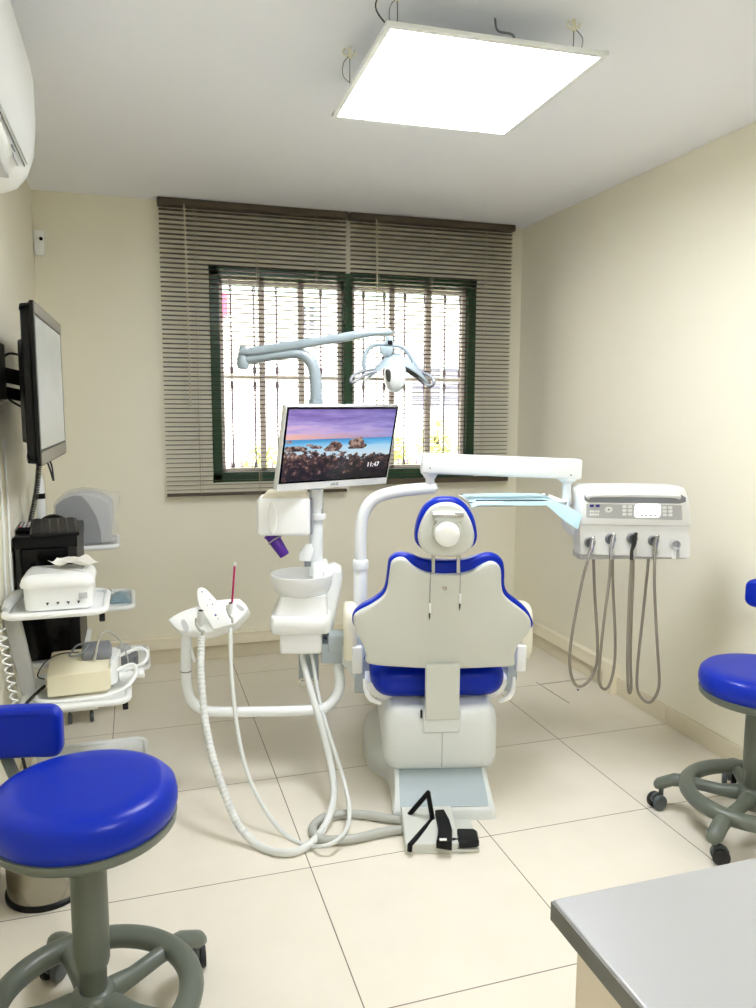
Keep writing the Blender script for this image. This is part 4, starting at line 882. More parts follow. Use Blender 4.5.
# ------------------------------------------------------------------ stools
def stool(name, label, cx, cy, seat_z, rot_base, back_dir, back_z, bw, bh, back_r, face):
    t = thing(name, label, 'stool', (0, 0, 0), group='blue operator stools'); sz = seat_z
    R = .188
    mk('seat', G().lathe([(.0001, sz-.0865), (.150, sz-.0865), (.172, sz-.083), (.183, sz-.072), (R, sz-.052), (R, sz-.036), (.184, sz-.018), (.172, sz-.006), (.155, sz-.001), (.12, sz), (.0001, sz-.002)], n=64), 'blue_vinyl', t, ang=70)
    mk('seat_pan', G().lathe([(.04, sz-.135), (.09, sz-.128), (.14, sz-.112), (.176, sz-.100), (.184, sz-.092), (.186, sz-.076), (.178, sz-.074), (.0001, sz-.08)], n=56), 'stool_grey', t, ang=60)
    mk('column', G().lathe([(.029, .10), (.029, .2), (.0335, .205), (.0365, .215), (.0375, .24), (.0375, sz-.125)], n=28), 'stool_grey', t, ang=50)
    g = G(); RR = .205
    # moulded ring with five spokes
    ring = []
    for k in range(64):
        a_ = 2*math.pi*k/64; c_ = Vector((math.cos(a_), math.sin(a_), 0)); ring.append([c_*(RR+.027*math.cos(b)) + Vector((0, 0, .122+.022*math.sin(b)*(1.0 if math.sin(b) > 0 else 1.3))) for b in [2*math.pi*j/14 for j in range(14)]])
    g.rings(ring, loop=True)
    for k in range(5):
        a_ = rot_base+2*math.pi*k/5; c_ = Vector((math.cos(a_), math.sin(a_), 0)); s_ = Vector((-c_.y, c_.x, 0))
        sec = []
        for r_, z_, w_, h_ in ((.0, .115, .026, .026), (.05, .118, .026, .025), (.10, .112, .021, .02), (.17, .114, .021, .019), (.215, .115, .026, .021), (.25, .110, .027, .022), (.285, .090, .027, .023), (.305, .084, .021, .018), (.313, .082, .008, .008)):
            sec.append([c_*r_+s_*(w_*math.cos(b))+Vector((0, 0, z_+h_*math.sin(b))) for b in [2*math.pi*j/12 for j in range(12)]])
        g.rings(sec)
    g.lathe([(.0001, .075), (.04, .078), (.05, .095), (.052, .12), (.044, .142), (.034, .15), (.0001, .15)], n=28)
    mk('base', g, 'stool_grey', t, ang=60)
    for k in range(5):
        a_ = rot_base+2*math.pi*k/5; c_ = Vector((math.cos(a_), math.sin(a_), 0))*.287; b_ = a_+.9+k*1.3; d_ = Vector((math.cos(b_), math.sin(b_), 0)); n_ = Vector((-d_.y, d_.x, 0)); o_ = c_+d_*.018+Vector((0, 0, .027))
        cs_ = mk('castor', G().cyl(c_+Vector((0, 0, .04)), c_+Vector((0, 0, .085)), .008, 12).slab([(-.022, .0), (.02, .0), (.026, .012), (.018, .026), (.0, .031), (-.02, .024)], [(0, -.006), (0, .006)], lambda a2, b2, w: o_+d_*a2+Vector((0, 0, b2))+n_*w), 'castor_grey', t)
        for s2 in (-1, 1):
            mk('wheel', G().lathe([(.018, 0), (.025, .002), (.0265, .005), (.0265, .014), (.024, .0175), (.01, .0185), (.0001, .0185)], o_+n_*(s2*.0065), n_*s2, 24), 'rubber' if s2 < 0 else 'castor_grey', cs_)
    bd = Vector((math.cos(back_dir), math.sin(back_dir), 0)); fd = Vector((math.cos(face), math.sin(face), 0)); bs = Vector((-fd.y, fd.x, 0)); o_ = bd*back_r+Vector((0, 0, back_z))
    mp = lambda a2, b2, w: o_+bs*a2+Vector((0, 0, b2))+fd*(w-1.1*a2*a2)
    poly = []
    for p0_, p1_ in zip(rrect(-bw/2, bw/2, -bh/2, bh/2, .03, 6), rrect(-bw/2, bw/2, -bh/2, bh/2, .03, 6)[1:]+[rrect(-bw/2, bw/2, -bh/2, bh/2, .03, 6)[0]]):
        poly.append(p0_); dd = math.hypot(p1_[0]-p0_[0], p1_[1]-p0_[1])
        for j in range(1, int(dd/.03)): q_ = j/int(dd/.03); poly.append((p0_[0]+(p1_[0]-p0_[0])*q_, p0_[1]+(p1_[1]-p0_[1])*q_))
    mk('backrest', G().slab(poly, rl(-.022, .026, .016, 5), mp), 'blue_vinyl', t, ang=70)
    mk('backrest_arm', G().tube([bd*.05+Vector((0, 0, sz-.13)), bd*.13+Vector((0, 0, sz-.135)), bd*(back_r*.82)+Vector((0, 0, sz-.12)), bd*(back_r+.035)+Vector((0, 0, sz-.05)), bd*(back_r+.045)+Vector((0, 0, back_z-.03)), bd*(back_r+.03)+Vector((0, 0, back_z))], .014, 12), 'stool_grey', t, ang=60)
    ld = Vector((math.cos(back_dir+.9), math.sin(back_dir+.9), 0))
    lv_ = mk('height_lever', G().tube([ld*.03+Vector((0, 0, sz-.14)), ld*.12+Vector((0, 0, sz-.145)), ld*.2+Vector((0, 0, sz-.155))], .004, 8), 'dark_metal', t)
    mk('lever_grip', G().tube([ld*.19+Vector((0, 0, sz-.154)), ld*.235+Vector((0, 0, sz-.16))], .008, 10, 0), 'black_plastic', lv_)
    t.location = (cx, cy, 0); return t
stool('operator_stool', 'round blue stool with grey ring base in the left foreground', -.128, 1.64, .615, R_(38), math.atan2(.30, -.185), .625, .250, .125, .35, math.atan2(1, .12))
stool('operator_stool', 'round blue stool with grey ring base at the right edge by the wall', 1.915, 1.955, .553, R_(134), R_(33.7), .742, .24, .10, .234, R_(14))

# ------------------------------------------------------------------ foreground desk
dk = thing('desk', 'grey metal-topped desk with a pale side, corner in the right foreground', 'desk', (1.0, .3, 0))
mk('desk_top', G().box(.500, 1.75, -.55, .834, .722, .752), 'desk_top', dk, bevel=.003, seg=3)
mk('edge_band', G().box(.4985, .501, -.552, .834, .7235, .749), 'desk_edge', dk)
mk('cabinet', G().box(.518, 1.73, -.53, .800, .06, .722), 'desk_side', dk, bevel=.002)
mk('plinth', G().box(.56, 1.7, -.5, .78, 0, .06), 'desk_edge', dk)

# ------------------------------------------------------------------ pedal bin behind the left stool
bn = thing('waste_bin', 'round steel pedal bin behind the left stool', 'bin', (-.29, 2.285, 0))
mk('bin_body', G().lathe([(.104, .014), (.106, .016), (.108, .27), (.106, .272), (.0001, .272)], (-.29, 2.285, 0), n=40), 'bin_steel', bn)
mk('bin_base', G().lathe([(.110, 0), (.112, .003), (.112, .013), (.107, .017), (.0001, .017)], (-.29, 2.285, 0), n=40), 'black_plastic', bn)
mk('bin_lid', G().lathe([(.110, .274), (.111, .277), (.108, .29), (.09, .302), (.05, .31), (.0001, .312)], (-.29, 2.285, 0), n=40), 'bin_steel', bn, ang=60)

# ------------------------------------------------------------------ trolleys
def tray_geo(g, x0, x1, y0, y1, z, r=.045):
    pts = [Vector((a, b, z)) for a, b in rrect(x0, x1, y0, y1, r, 5)]
    return g.tube(pts, .0112, 10, 1, True)
def trolley(label, levels, post, base_y, near=True):
    t = thing('equipment_trolley', label, 'trolley', (post[1][0], base_y, 0), group='white equipment trolleys')
    for (x0, x1, y0, y1, z) in levels:
        tr_ = mk('shelf', G().slab(rrect(x0+.012, x1-.012, y0+.012, y1-.012, .035, 5), [(0, z-.008), (0, z-.002), (.004, z-.001)]), 'white_plastic', t)
        mk('shelf_rim', tray_geo(G(), x0+.0095, x1-.0095, y0+.0095, y1-.0095, z), 'white_plastic', tr_, ang=70)
    (xa_, ya_, za_), (xb2, yb2, zb2) = post
    mk('column', G().bar((xa_, ya_, za_), (xb2, yb2, zb2), .05, .035, .006, up=(0, 1, 0)), 'pale_grey', t)
    x0, x1, y0, y1, z = levels[-1]
    if not near:
        x1 = -.20; z = .075; mk('base_frame', G().box(x0, x1, y0, y1, z-.012, z+.012, .008), 'white_plastic', t)
    for i, (a, b) in enumerate(((x0+.04, y0+.03), (x1-.03, y0+.03), (x1-.03, y1-.03), (x0+.04, y1-.03))):
        mk('castor', G().cyl((a-.008, b, .024), (a+.008, b, .024), .023, 20, .003).cyl((a, b, .04), (a, b, z-.006), .006, 10), 'castor_grey', t)
    for (x0, x1, y0, y1, z) in (levels[:-1] if near else []):
        mk('clamp_knob', G().cyl((x1-.03, y0+.05, z-.03), (x1-.012, y0+.05, z-.03), .014, 16, .003), 'rubber', t)
    return t
trolley('white trolley of rounded shelves by the left wall, nearest, carrying the cream scaler box', [(-.436, -.108, 2.64, 2.97, .72), (-.40, -.045, 2.64, 3.0, .405), (-.36, .004, 2.82, 3.09, .085)], ((-.425, 2.8, .715), (-.325, 2.8, .08)), 2.85)
# the rear one
trolley('white trolley of rounded shelves in the far left corner, behind the black tower', [(-.43, -.085, 3.5, 3.82, .785), (-.40, -.030, 3.46, 3.82, .52), (-.36, .028, 3.5, 3.86, .225)], ((-.40, 3.66, .78), (-.30, 3.66, .08)), 3.65, False)
mk('wall_shelf', G().box(XL, -.21, 3.02, 3.46, .425, .445, .003).box(XL, XL+.012, 3.2, 3.26, .33, .43), 'white_plastic', label='narrow white shelf on the left wall holding the black computer tower', cat='shelf')
# computer tower
pcx0, pcx1, pcy0, pcy1, pz0, pz1 = -.440, -.222, 3.045, 3.44, .447, .918
pt_ = thing('computer_tower', 'black computer tower with keyboard on top, against the left wall', 'computer', ((pcx0+pcx1)/2, pcy0, pz0))
mk('case', G().box(pcx0+.004, pcx1-.004, pcy0+.012, pcy1, pz0, pz1-.002), 'black_plastic', pt_, bevel=.003)
mk('top_cover', G().box(pcx0, pcx1, pcy0-.006, pcy1, pz1-.045, pz1), 'black_plastic', pt_, bevel=.005)
mk('front_face', G().box(pcx0+.022, pcx1-.038, pcy0-.003, pcy0+.014, pz0+.004, pz1-.045), 'black_gloss', pt_, bevel=.003)
mk('side_trim', G().box(pcx1-.034, pcx1-.006, pcy0+.004, pcy0+.014, pz0+.2, pz1-.046), 'dark_metal', pt_)
mk('side_trim', G().box(pcx0+.005, pcx0+.02, pcy0+.004, pcy0+.014, pz0+.25, pz1-.046), 'dark_metal', pt_)
mk('drive_slot', G().box(pcx0+.04, pcx0+.10, pcy0-.0036, pcy0, pz0+.18, pz0+.183), 'icon_grey', pt_)
# keyboard on the tower, hanging over its front edge a little
kb = thing('keyboard', 'black keyboard lying on top of the computer tower', 'keyboard', (-.28, 3.16, pz1))
kf = frame((-.312, 3.18, pz1+.010), (1, .10, 0), (-.10, 1, .05))
mk('keyboard_body', G().slab(rrect(-.085, .085, -.15, .15, .008, 3), rl(-.006, .009, .003, 2), kf), 'black_plastic', kb)
kc = 0
for j in range(14):
    for i in range(5):
        x, y = -.074+i*.0305, -.14+j*.0205
        kc += 1
        mk('key', G().slab([(x, y), (x+.026, y), (x+.026, y+.0165), (x, y+.0165)], [(0, .0085), (.0012, .0125)], kf), 'rubber', kb, smooth=False)
rm_ = thing('remote_control', 'black remote control with pale buttons on the tower beside the keyboard', 'remote control', (-.41, 3.15, pz1))
rf = frame((-.418, 3.22, pz1+.011), (1, .06, 0), (-.06, 1, .0))
mk('remote_body', G().slab(rrect(-.024, .024, -.085, .085, .008, 4), rl(-.010, .010, .004, 3), rf), 'black_plastic', rm_)
for j in range(7):
    for i in range(3):
        x, y = -.013+i*.013, -.068+j*.019
        mk('button', G().slab(rrect(x-.004, x+.004, y-.0055, y+.0055, .002, 2), [(0, .0098), (0, .0125)], rf), 'red' if (j, i) in ((0, 0), (1, 2)) else 'pale_grey', rm_)
g = G(); ms = []
for k in range(13):
    t = k/12; a_ = math.pi*t
    w_ = .030*math.sin(a_)**.5+.001; h_ = .034*math.sin(a_)**.7+.001
    ms.append([Vector((-.345-.05+.12*t, 3.39+w_*math.cos(b), pz1+.001+h_*max(0, math.sin(b)))) for b in [math.pi*j/10 for j in range(11)]])
g.rings(ms); mk('computer_mouse', g, 'black_gloss', label='black computer mouse behind the keyboard on the tower', cat='mouse', ang=60)
# white stick with black band standing behind
s0 = at(41, 520, y=3.5); s1 = at(40.5, 481, y=3.5); 
wd = thing('intraoral_camera', 'white stick-shaped camera with black band in its stand behind the tower', 'camera', (s0.x, 3.52, .787))
mk('body', G().lathe([(.018, 0), (.02, .01), (.019, s0.z-.787+.02), (.016, s1.z-.787), (.010, s1.z-.787+.02), (.0001, s1.z-.787+.022)], (s0.x, 3.52, .787), n=20), 'white_plastic', wd)
mk('band', G().lathe([(.0195, 0), (.0195, .022)], (s0.x, 3.52, at(41, 499, y=3.5).z), n=20), 'black_plastic', wd)
# grey appliance wrapped in a clear bag on the rear top shelf
E6 = lambda x, y: (lambda q: (q.x, q.z))(at(x/6.3, 480+y/6.3, y=3.56))
ap = thing('table_centrifuge', 'grey and white curved appliance in a clear plastic bag behind the tower', 'appliance', (-.2, 3.62, .787))
out = [E6(350, 400), E6(345, 200), E6(355, 150), E6(400, 112), E6(470, 90), E6(525, 82), E6(600, 95), E6(660, 120), E6(705, 160), E6(705, 250), E6(695, 395)]
mk('body', G().slab([(a, max(b, .789)) for a, b in out], rl(3.56, 3.76, .012, 3), XZ), 'pale_grey', ap, ang=40)
fpn = [E6(352, 398), E6(350, 160), E6(400, 120), E6(460, 98), E6(515, 100), E6(560, 150), E6(610, 230), E6(635, 320), E6(640, 398)]
mk('side_panel', G().slab([(a, max(b, .79)) for a, b in fpn], [(.002, 3.552), (0, 3.554), (0, 3.57)], XZ), 'mid_grey', ap, ang=40)
bag = [E6(345, 402), E6(338, 190), E6(350, 135), E6(400, 95), E6(500, 70), E6(620, 82), E6(680, 92), E6(745, 108), E6(742, 170), E6(725, 260), E6(712, 402)]
g = G(); rnd = random.Random(3)
lay = []
for (dd, w) in [(.012, 3.54), (.004, 3.545), (0, 3.555), (-.002, 3.62), (0, 3.70), (.002, 3.768), (.012, 3.775)]:
    lay.append([(a_+rnd.uniform(-.003, .003), w+rnd.uniform(-.002, .002), max(b_+rnd.uniform(-.003, .003), .789)) for a_, b_ in inset(smo(bag, 3), dd)])
g.rings(lay); mk('plastic_bag', g, 'bag', label='clear crumpled plastic bag over the grey appliance', cat='plastic bag', ang=80)
# white instrument container with papers
cx0, cx1, cy0, cy1, cz = -.372, -.155, 2.70, 2.90, .722
ct = thing('sterilising_box', 'white plastic sterilising box on the top shelf of the near trolley', 'box', ((cx0+cx1)/2, (cy0+cy1)/2, cz))
mk('box_body', G().slab(rrect(cx0, cx1, cy0, cy1, .03, 5), [(.006, cz), (.002, cz+.004), (0, cz+.07), (0, cz+.078)]), 'white_plastic', ct)
mk('box_lid', G().slab(rrect(cx0-.008, cx1+.004, cy0-.008, cy1+.008, .035, 5), [(0, cz+.078), (-.002, cz+.086), (.004, cz+.104), (.018, cz+.116), (.04, cz+.12)]), 'white_plastic', ct, ang=50)
mk('latch', G().box(cx1-.045, cx1-.018, cy0-.004, cy0+.01, cz+.035, cz+.055, .002), 'panel_grey', ct)
for i in range(4):
    x = cx0+.075+i*.032; mk('vent', G().slab([(x-.005, cz+.028), (x+.005, cz+.028), (x, cz+.018)], [(0, cy0-.0015), (0, cy0+.004)], XZ), 'dark_metal', ct, smooth=False)
for i, (x, y, r_, s_, lb) in enumerate(((-.205, 2.80, .5, .075, 'crumpled white paper tissue on the sterilising box lid, nearest its right end'), (-.25, 2.84, -.3, .06, 'white paper tissue on the sterilising box lid, the left one, partly under the other'))):
    g = G(); n_ = 10; vv = []
    rnd = random.Random(20+i)
    hz = {(a, b): cz+.1215+.004*(1-i)+(.5+.5*math.sin(a*.55+i*2+b*.25))*.014+(.5+.5*math.cos(b*.5+a*.15+i))*.010+abs(a-5-.3*b+i*2)*.0015 for a in range(n_+1) for b in range(n_+1)}
    for dz in (0, .001):
        for b in range(n_+1):
            for a in range(n_+1):
                lx, ly = (a/n_-.5)*s_*2*.7, (b/n_-.5)*s_*1.3; g.v.append(Vector((x+lx*math.cos(r_)-ly*math.sin(r_), y+lx*math.sin(r_)+ly*math.cos(r_), hz[(a, b)]+dz)))
    W2 = n_+1; NL2 = W2*W2
    for b in range(n_):
        for a in range(n_): k = b*W2+a; g.f.append((k, k+W2, k+W2+1, k+1)); g.f.append((k+NL2, k+1+NL2, k+W2+1+NL2, k+W2+NL2))
    ed = [b*W2 for b in range(n_)]+[n_*W2+a for a in range(n_)]+[b*W2+n_ for b in range(n_, 0, -1)]+[a for a in range(n_, 0, -1)]
    for k in range(len(ed)): a, b = ed[k], ed[(k+1) % len(ed)]; g.f.append((a, b, b+NL2, a+NL2))
    mk('paper_tissue', g, 'paper', label=lb, cat='tissue', ang=80)
mk('instrument_cradle', G().tube([(-.425, 2.70, .735), (-.415, 2.74, .75), (-.40, 2.80, .758), (-.39, 2.86, .75)], lambda t: .012+.008*math.sin(t*3.1), 14), 'pale_grey', label='pale grey curved handpiece lying at the wall end of the near trolley top shelf', cat='handpiece', ang=70)
# drinking glass and pouch on rear middle shelf
gl = thing('glass_beaker', 'small clear glass beaker on the middle shelf of the rear trolley', 'glass', (-.15, 3.58, .522))
mk('glass_wall', G().lathe([(.018, 0), (.020, .001), (.022, .06), (.0205, .06), (.0185, .003), (.0001, .003)], (-.15, 3.58, .5205), n=24), 'glass_clear', gl)
g = G(); n_ = 8; rnd = random.Random(5); x0, x1, y0, y1 = -.135, -.05, 3.56, 3.72
P = [[Vector((x0+(x1-x0)*a/n_, y0+(y1-y0)*b/n_, .5215+.03*(math.sin(math.pi*a/n_)*math.sin(math.pi*b/n_))**.5+rnd.uniform(0, .006))) for a in range(n_+1)] for b in range(n_+1)]
for r_ in P: g.v += r_
for r_ in P: g.v += [Vector((q.x, q.y, .521)) for q in r_]
W2 = n_+1; NL2 = W2*W2
for b in range(n_):
    for a in range(n_): k = b*W2+a; g.f.append((k, k+1, k+W2+1, k+W2)); g.f.append((k+NL2, k+W2+NL2, k+W2+1+NL2, k+1+NL2))
ed = [b*W2 for b in range(n_)]+[n_*W2+a for a in range(n_)]+[b*W2+n_ for b in range(n_, 0, -1)]+[a for a in range(n_, 0, -1)]
for k in range(len(ed)): a, b = ed[k], ed[(k+1) % len(ed)]; g.f.append((a, b, b+NL2, a+NL2))
mk('instrument_pouch', g, 'pouch_blue', label='blue-grey sealed instrument pouch on the middle shelf of the rear trolley', cat='pouch', ang=25)
# scaler on second shelf of the near trolley
sz0 = .407
sc = thing('ultrasonic_scaler', 'cream scaler box on the second shelf of the near trolley', 'dental device', (-.21, 2.83, sz0))
mk('body', G().slab([(2.735, sz0+.012), (2.735, sz0+.080), (2.75, sz0+.088), (2.92, sz0+.112), (2.93, sz0+.106), (2.93, sz0+.012)], rl(-.315, -.112, .006, 2), lambda a, b, w: (w, a+.10*(w+.2), b)), 'device_cream', sc, ang=35)
mk('body_foot', G().box(-.305, -.125, 2.755, 2.91, sz0, sz0+.014), 'device_cream', sc)
mk('side_wedge', G().slab([(-.113, 2.75), (-.113, 2.93), (-.080, 2.905), (-.092, 2.78)], [(0, sz0+.02), (0, sz0+.105)]), 'white_plastic', sc, bevel=.004)
mk('supply_hose', G().tube([(-.10, 2.79, sz0+.06), (-.040, 2.80, sz0+.075), (-.028, 2.75, sz0+.055), (-.07, 2.70, sz0+.025), (-.15, 2.675, sz0+.012), (-.25, 2.67, sz0+.012), (-.33, 2.69, sz0+.014), (-.352, 2.75, sz0+.02), (-.322, 2.80, sz0+.03)], .0068, 10), 'white_plastic', sc, ang=70)
mk('supply_hose', G().tube([(-.09, 2.86, sz0+.09), (-.02, 2.87, sz0+.11), (.012, 2.84, sz0+.10), (-.005, 2.80, sz0+.075), (-.08, 2.80, sz0+.055)], .0066, 10), 'white_plastic', sc, ang=70)
mk('water_filter', G().cyl((-.085, 2.79, sz0+.038), (-.002, 2.79, sz0+.043), .014, 20, .003).cyl((-.018, 2.79, sz0+.042), (-.000, 2.79, sz0+.043), .016, 20, .003), 'white_plastic', sc)
ftp = thing('foot_pedal', 'dark grey foot pedal stored on top of the cream scaler box', 'foot pedal', (-.16, 2.85, sz0+.105))
pf = frame((-.155, 2.85, sz0+.1035), (1, 0, 0), (0, 1, .14))
mk('pedal_body', G().slab(rrect(-.055, .045, -.035, .06, .012, 4), [(0, 0), (0, .012), (.006, .03), (.012, .034)], pf), 'mid_grey', ftp)
pts = []
for k in range(60):
    t = k/59*2*math.pi*4; pts.append(pf(-.062+.030*math.cos(t)+.004*math.sin(3*t), .0-.02+.014*math.sin(t), .022+.018*math.sin(t+.8)+.001*k/59+.014))
mk('cable_coil', G().tube(pts, .0032, 6, 2), 'mid_grey', ftp, ang=70)
hh = thing('scaler_handpiece', 'slim silver handpiece standing against the grey pedal', 'handpiece', pf(0, -.05, .0))
mk('body', G().tube([pf(-.012, -.047, .004), pf(-.004, -.044, .035), pf(.004, -.04, .07), pf(.008, -.038, .088)], lambda t: .0062-.003*t, 12), 'chrome', hh)
mk('cable', G().tube([pf(.008, -.038, .088), pf(.03, -.02, .10), pf(.06, 0, .07), pf(.085, 0, .03), pf(.10, -.02, -.02), pf(.095, -.04, -.06)], .0028, 8), 'hose_grey', hh, ang=70)
gp = thing('handpiece_holder', 'dark grey rounded holder standing on the lowest shelf of the rear trolley', 'holder', (-.07, 3.58, .227))
mk('holder_body', G().slab(rrect(-.105, -.025, 3.54, 3.62, .02, 5), rl(.2265, .285, .012, 4)), 'mid_grey', gp)
mk('holder_cap', G().slab(rrect(-.115, -.055, 3.55, 3.61, .02, 5), rl(.275, .325, .02, 4)), 'pale_grey', gp)
# cables on the trolley
mk('power_cable', G().tube([(-.325, 2.80, sz0+.03), (-.355, 2.72, sz0+.025), (-.38, 2.63, sz0+.01), (-.39, 2.60, sz0-.07), (-.37, 2.585, sz0-.2), (-.36, 2.62, sz0-.38)], .0055, 8), 'rubber', label='black power cable running from the cream scaler box down past the near trolley', cat='cable', ang=70)
mk('thin_cable', G().tube([(-.33, 2.80, sz0+.05), (-.35, 2.79, sz0+.07), (-.325, 2.83, sz0+.105), (-.28, 2.86, sz0+.118), (-.22, 2.86, sz0+.118)], .0022, 8), 'rubber', label='thin dark cable curling over the left end of the cream scaler box', cat='cable', ang=70)
# white coiled cord on the left wall
pts = []
for k in range(400):
    t = k/399; a_ = t*2*math.pi*13; ax_ = -.424+.030*t; pts.append((ax_+.011*math.cos(a_), 2.60+.10*t+.011*math.sin(a_), .70-.42*t))
mk('spiral_cable', G().tube(pts, .0032, 6, 1), 'white_plastic', label='white coiled cord hanging down the left wall by the near trolley', cat='cable', ang=70)
# coiled grey cord from the tv, white cables on wall
pts = []
q0, q1 = at(39, 464, y=3.2), at(31, 523, y=3.38)
for k in range(700):
    t = k/699; a_ = t*2*math.pi*34; c_ = q0.lerp(q1, t)+Vector((.004*math.sin(t*4), 0, 0)); pts.append((c_.x+.009*math.cos(a_), c_.y+.009*math.sin(a_), c_.z))
mk('coiled_cable', G().tube(pts, .0024, 5, 0), 'dark_metal', label='dark coiled cable hanging below the television', cat='cable', ang=70)
for i, (xa_, lb) in enumerate(((0, 'white cable hanging down the left wall beside the tower, the nearer of two'), (1, 'white cable hanging down the left wall beside the tower, the farther of two'))):
    ya = 2.85+.12*i
    mk('wall_cable', G().tube([(XL+.006, ya, 1.28), (XL+.007, ya+.01, 1.0), (XL+.006, ya-.01, .80), (XL+.008, ya+.015, .60), (XL+.006, ya, .3)], .004, 8), 'white_plastic', label=lb, cat='cable', group='white cables on the left wall', ang=70)

# ------------------------------------------------------------------ television on the left wall
tvc0, tvc1 = Vector((-.284, 2.60, 0)), Vector((-.272, 3.36, 0))
tX = (tvc1-tvc0); tW = tX.length; tX.normalize(); tZ0, tZ1 = 1.205, 1.710
tv = thing('television', 'black television with silver strips mounted on the left wall', 'television', ((tvc0.x+tvc1.x)/2, (tvc0.y+tvc1.y)/2, tZ0))
tf = frame(Vector((tvc0.x, tvc0.y, tZ0)), tX, (0, 0, 1))       # normal points to the room
tH = tZ1-tZ0
nrm = tf(0, 0, 1)-tf(0, 0, 0)
if nrm.x < 0: tfo = tf; tf = lambda a, b, w: tfo(a, b, -w)
mk('casing', G().slab(rrect(0, tW, 0, tH, .006, 3), [(.03, -.042), (.022, -.038), (.014, -.018), (0, -.010), (0, 0)], tf), 'black_plastic', tv)
mk('silver_strip', G().slab(rrect(.012, tW-.004, tH-.036, tH-.004, .003, 2), [(0, -.001), (0, .0022)], tf), 'bezel_silver', tv)
mk('silver_strip', G().slab(rrect(.012, tW-.004, .004, .044, .003, 2), [(0, -.001), (0, .0022)], tf), 'bezel_silver', tv)
tvo = Vector((tvc0.x, tvc0.y, tZ0))
mk('screen', G().slab([(.022, .052), (tW-.03, .052), (tW-.03, tH-.044), (.022, tH-.044)], [(0, -.001), (0, .0012)], tf), 'tv_grey_screen', tv, smooth=False, uv=lambda co: ((co-tvo).dot(tX)/tW, (co.z-tZ0)/tH))
bx = tf(tW*.5, tH*.5, -.05)
mk('rear_cover', G().slab(rrect(.1, tW-.1, .06, tH-.10, .03, 4), [(0, -.035), (.01, -.065)], tf), 'dark_metal', tv)
mk('wall_bracket', G().box(XL, XL+.018, 2.84, 3.02, 1.40, 1.56, .004).bar((XL+.012, 2.90, 1.50), bx+Vector((-.01, -.05, .02)), .02, .05, .004).bar((XL+.012, 2.96, 1.44), bx+Vector((-.01, .05, -.04)), .02, .04, .004), 'black_plastic', tv)
mk('cable', G().tube([bx+Vector((-.02, -.1, -.08)), (XL+.05, 2.8, 1.42), (XL+.03, 2.78, 1.5), (XL+.05, 2.84, 1.56), bx+Vector((-.02, -.12, .1))], .004, 8), 'rubber', tv, ang=70)
mk('signal_box', G().box(XL, XL+.05, 2.60, 2.80, 1.41, 1.59), 'black_plastic', bevel=.004, label='black box fixed to the left wall behind the television', cat='set-top box')
mk('cable_pair', G().tube([tf(.30, .03, -.03), tf(.28, -.02, -.01), tf(.29, -.07, 0)], .003, 8).tube([tf(.36, .03, -.03), tf(.35, -.02, -.01), tf(.30, -.07, 0)], .003, 8), 'rubber', tv, ang=70)

# ------------------------------------------------------------------ air conditioner
ac = thing('air_conditioner', 'white wall air conditioner high on the left wall', 'air conditioner', (XL, 2.17, 1.95))
prof = [(XL, 2.355), (XL+.14, 2.358), (XL+.178, 2.35), (XL+.198, 2.32), (XL+.208, 2.27), (XL+.208, 2.17), (XL+.200, 2.10), (XL+.180, 2.045), (XL+.150, 2.01), (XL+.10, 1.99), (XL, 1.985)]
ys = [(1.70, 1), (2.40, 1), (2.50, .985), (2.545, .95), (2.57, .88), (2.582, .78)]
cxx, czz = XL, 2.17
mk('casing', G().rings([[(cxx+(a-cxx)*s_, y_, czz+(b-czz)*(s_*.5+.5)) for a, b in prof] for y_, s_ in ys]), 'white_plastic', ac, ang=55)
mk('front_face', G().rings([[(XL+.204, y_, 2.32), (XL+.2125, y_, 2.27), (XL+.2125, y_, 2.17), (XL+.2045, y_, 2.092), (XL+.188, y_, 2.050), (XL+.184, y_, 2.052), (XL+.198, y_, 2.10), (XL+.204, y_, 2.17)] for y_ in (1.70, 2.42)]), 'white_plastic', ac, ang=55)
mk('air_vane', G().slab([(XL+.09, 1.72), (XL+.15, 1.72), (XL+.15, 2.33), (XL+.09, 2.33)], [(0, 1.988), (0, 1.998)]), 'panel_grey', ac)
mk('vane_gap', G().bar((XL+.182, 1.70, 2.041), (XL+.182, 2.40, 2.041), .003, .004, .001), 'dark_metal', ac)
mk('status_display', G().bar((XL+.172, 2.26, 2.028), (XL+.172, 2.34, 2.028), .003, .012, .001), 'panel_grey', ac)
mk('maker_mark', G().bar((XL+.177, 2.20, 2.034), (XL+.177, 2.25, 2.034), .003, .005, .001), 'icon_grey', ac)

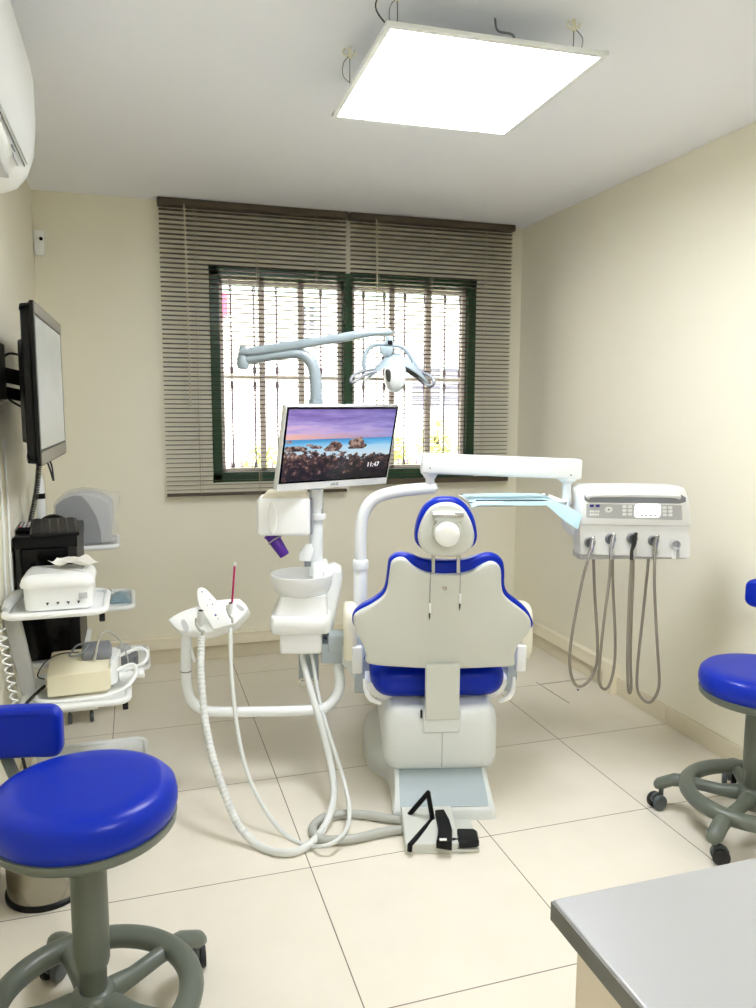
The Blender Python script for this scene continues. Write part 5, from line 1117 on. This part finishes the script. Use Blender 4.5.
# motion sensor in the corner
ms_ = thing('motion_sensor', 'small white alarm sensor high in the left corner of the back wall', 'sensor', (XL+.03, YB-.03, 2.13))
mk('body', G().slab(rrect(XL+.002, XL+.052, YB-.045, YB-.001, .012, 5), [(.008, 2.122), (.002, 2.13), (0, 2.145), (0, 2.232), (.003, 2.238), (.01, 2.241)]), 'white_plastic', ms_, ang=50)
mk('eye', G().cyl((XL+.038, YB-.048, 2.198), (XL+.038, YB-.043, 2.198), .0085, 18), 'black_gloss', ms_)
# floor box lines by the right wall, small dark plug
p0, p1 = at(536, 682, z=.0006), at(569, 703, z=.0006); p2 = at(588, 678, z=.0006)
g = G().bar(p0, p1, .003, .0012, .0002).bar(at(541, 684, z=.0006), p2, .0014, .0012, .0002)
mk('floor_hatch', g, 'dark_metal', label='thin dark outline of a hatch in the floor tiles near the right wall', cat='floor hatch')
c = at(578, 690, z=0); mk('floor_plug', G().lathe([(.006, 0), (.006, .003), (.0001, .004)], c, n=14), 'icon_violet', label='tiny dark plug on the floor near the right wall', cat='plug')

# ------------------------------------------------------------------ light
w = bpy.data.worlds.new('daylight'); SC.world = w; w.use_nodes = True; nt = w.node_tree; bg = nt.nodes['Background']
sky = nt.nodes.new('ShaderNodeTexSky'); sky.sky_type = 'HOSEK_WILKIE'; sky.turbidity = 4; sky.sun_direction = (-.3, -.6, .74)
mxn = nt.nodes.new('ShaderNodeMix'); mxn.data_type = 'RGBA'; mxn.inputs[0].default_value = .75; mxn.inputs[7].default_value = (1, 1, 1, 1)
nt.links.new(sky.outputs[0], mxn.inputs[6]); nt.links.new(mxn.outputs[2], bg.inputs[0]); bg.inputs[1].default_value = 7
sd = bpy.data.lights.new('sun', 'SUN'); so = bpy.data.objects.new('sun', sd); COL.objects.link(so); sd.energy = 13; sd.angle = R_(2)
so.rotation_euler = Vector((.3, .6, -.74)).to_track_quat('-Z', 'Y').to_euler(); so.location = (0, 0, 8)

vs = SC.view_settings; vs.view_transform = 'Standard'; vs.look = 'None'; vs.gamma = 1; vs.exposure = .08; vs.use_curve_mapping = False
SC.cycles.use_denoising = True
SC.cycles.max_bounces = 10; SC.cycles.diffuse_bounces = 7; SC.cycles.transparent_max_bounces = 12; SC.cycles.caustics_reflective = False; SC.cycles.caustics_refractive = False
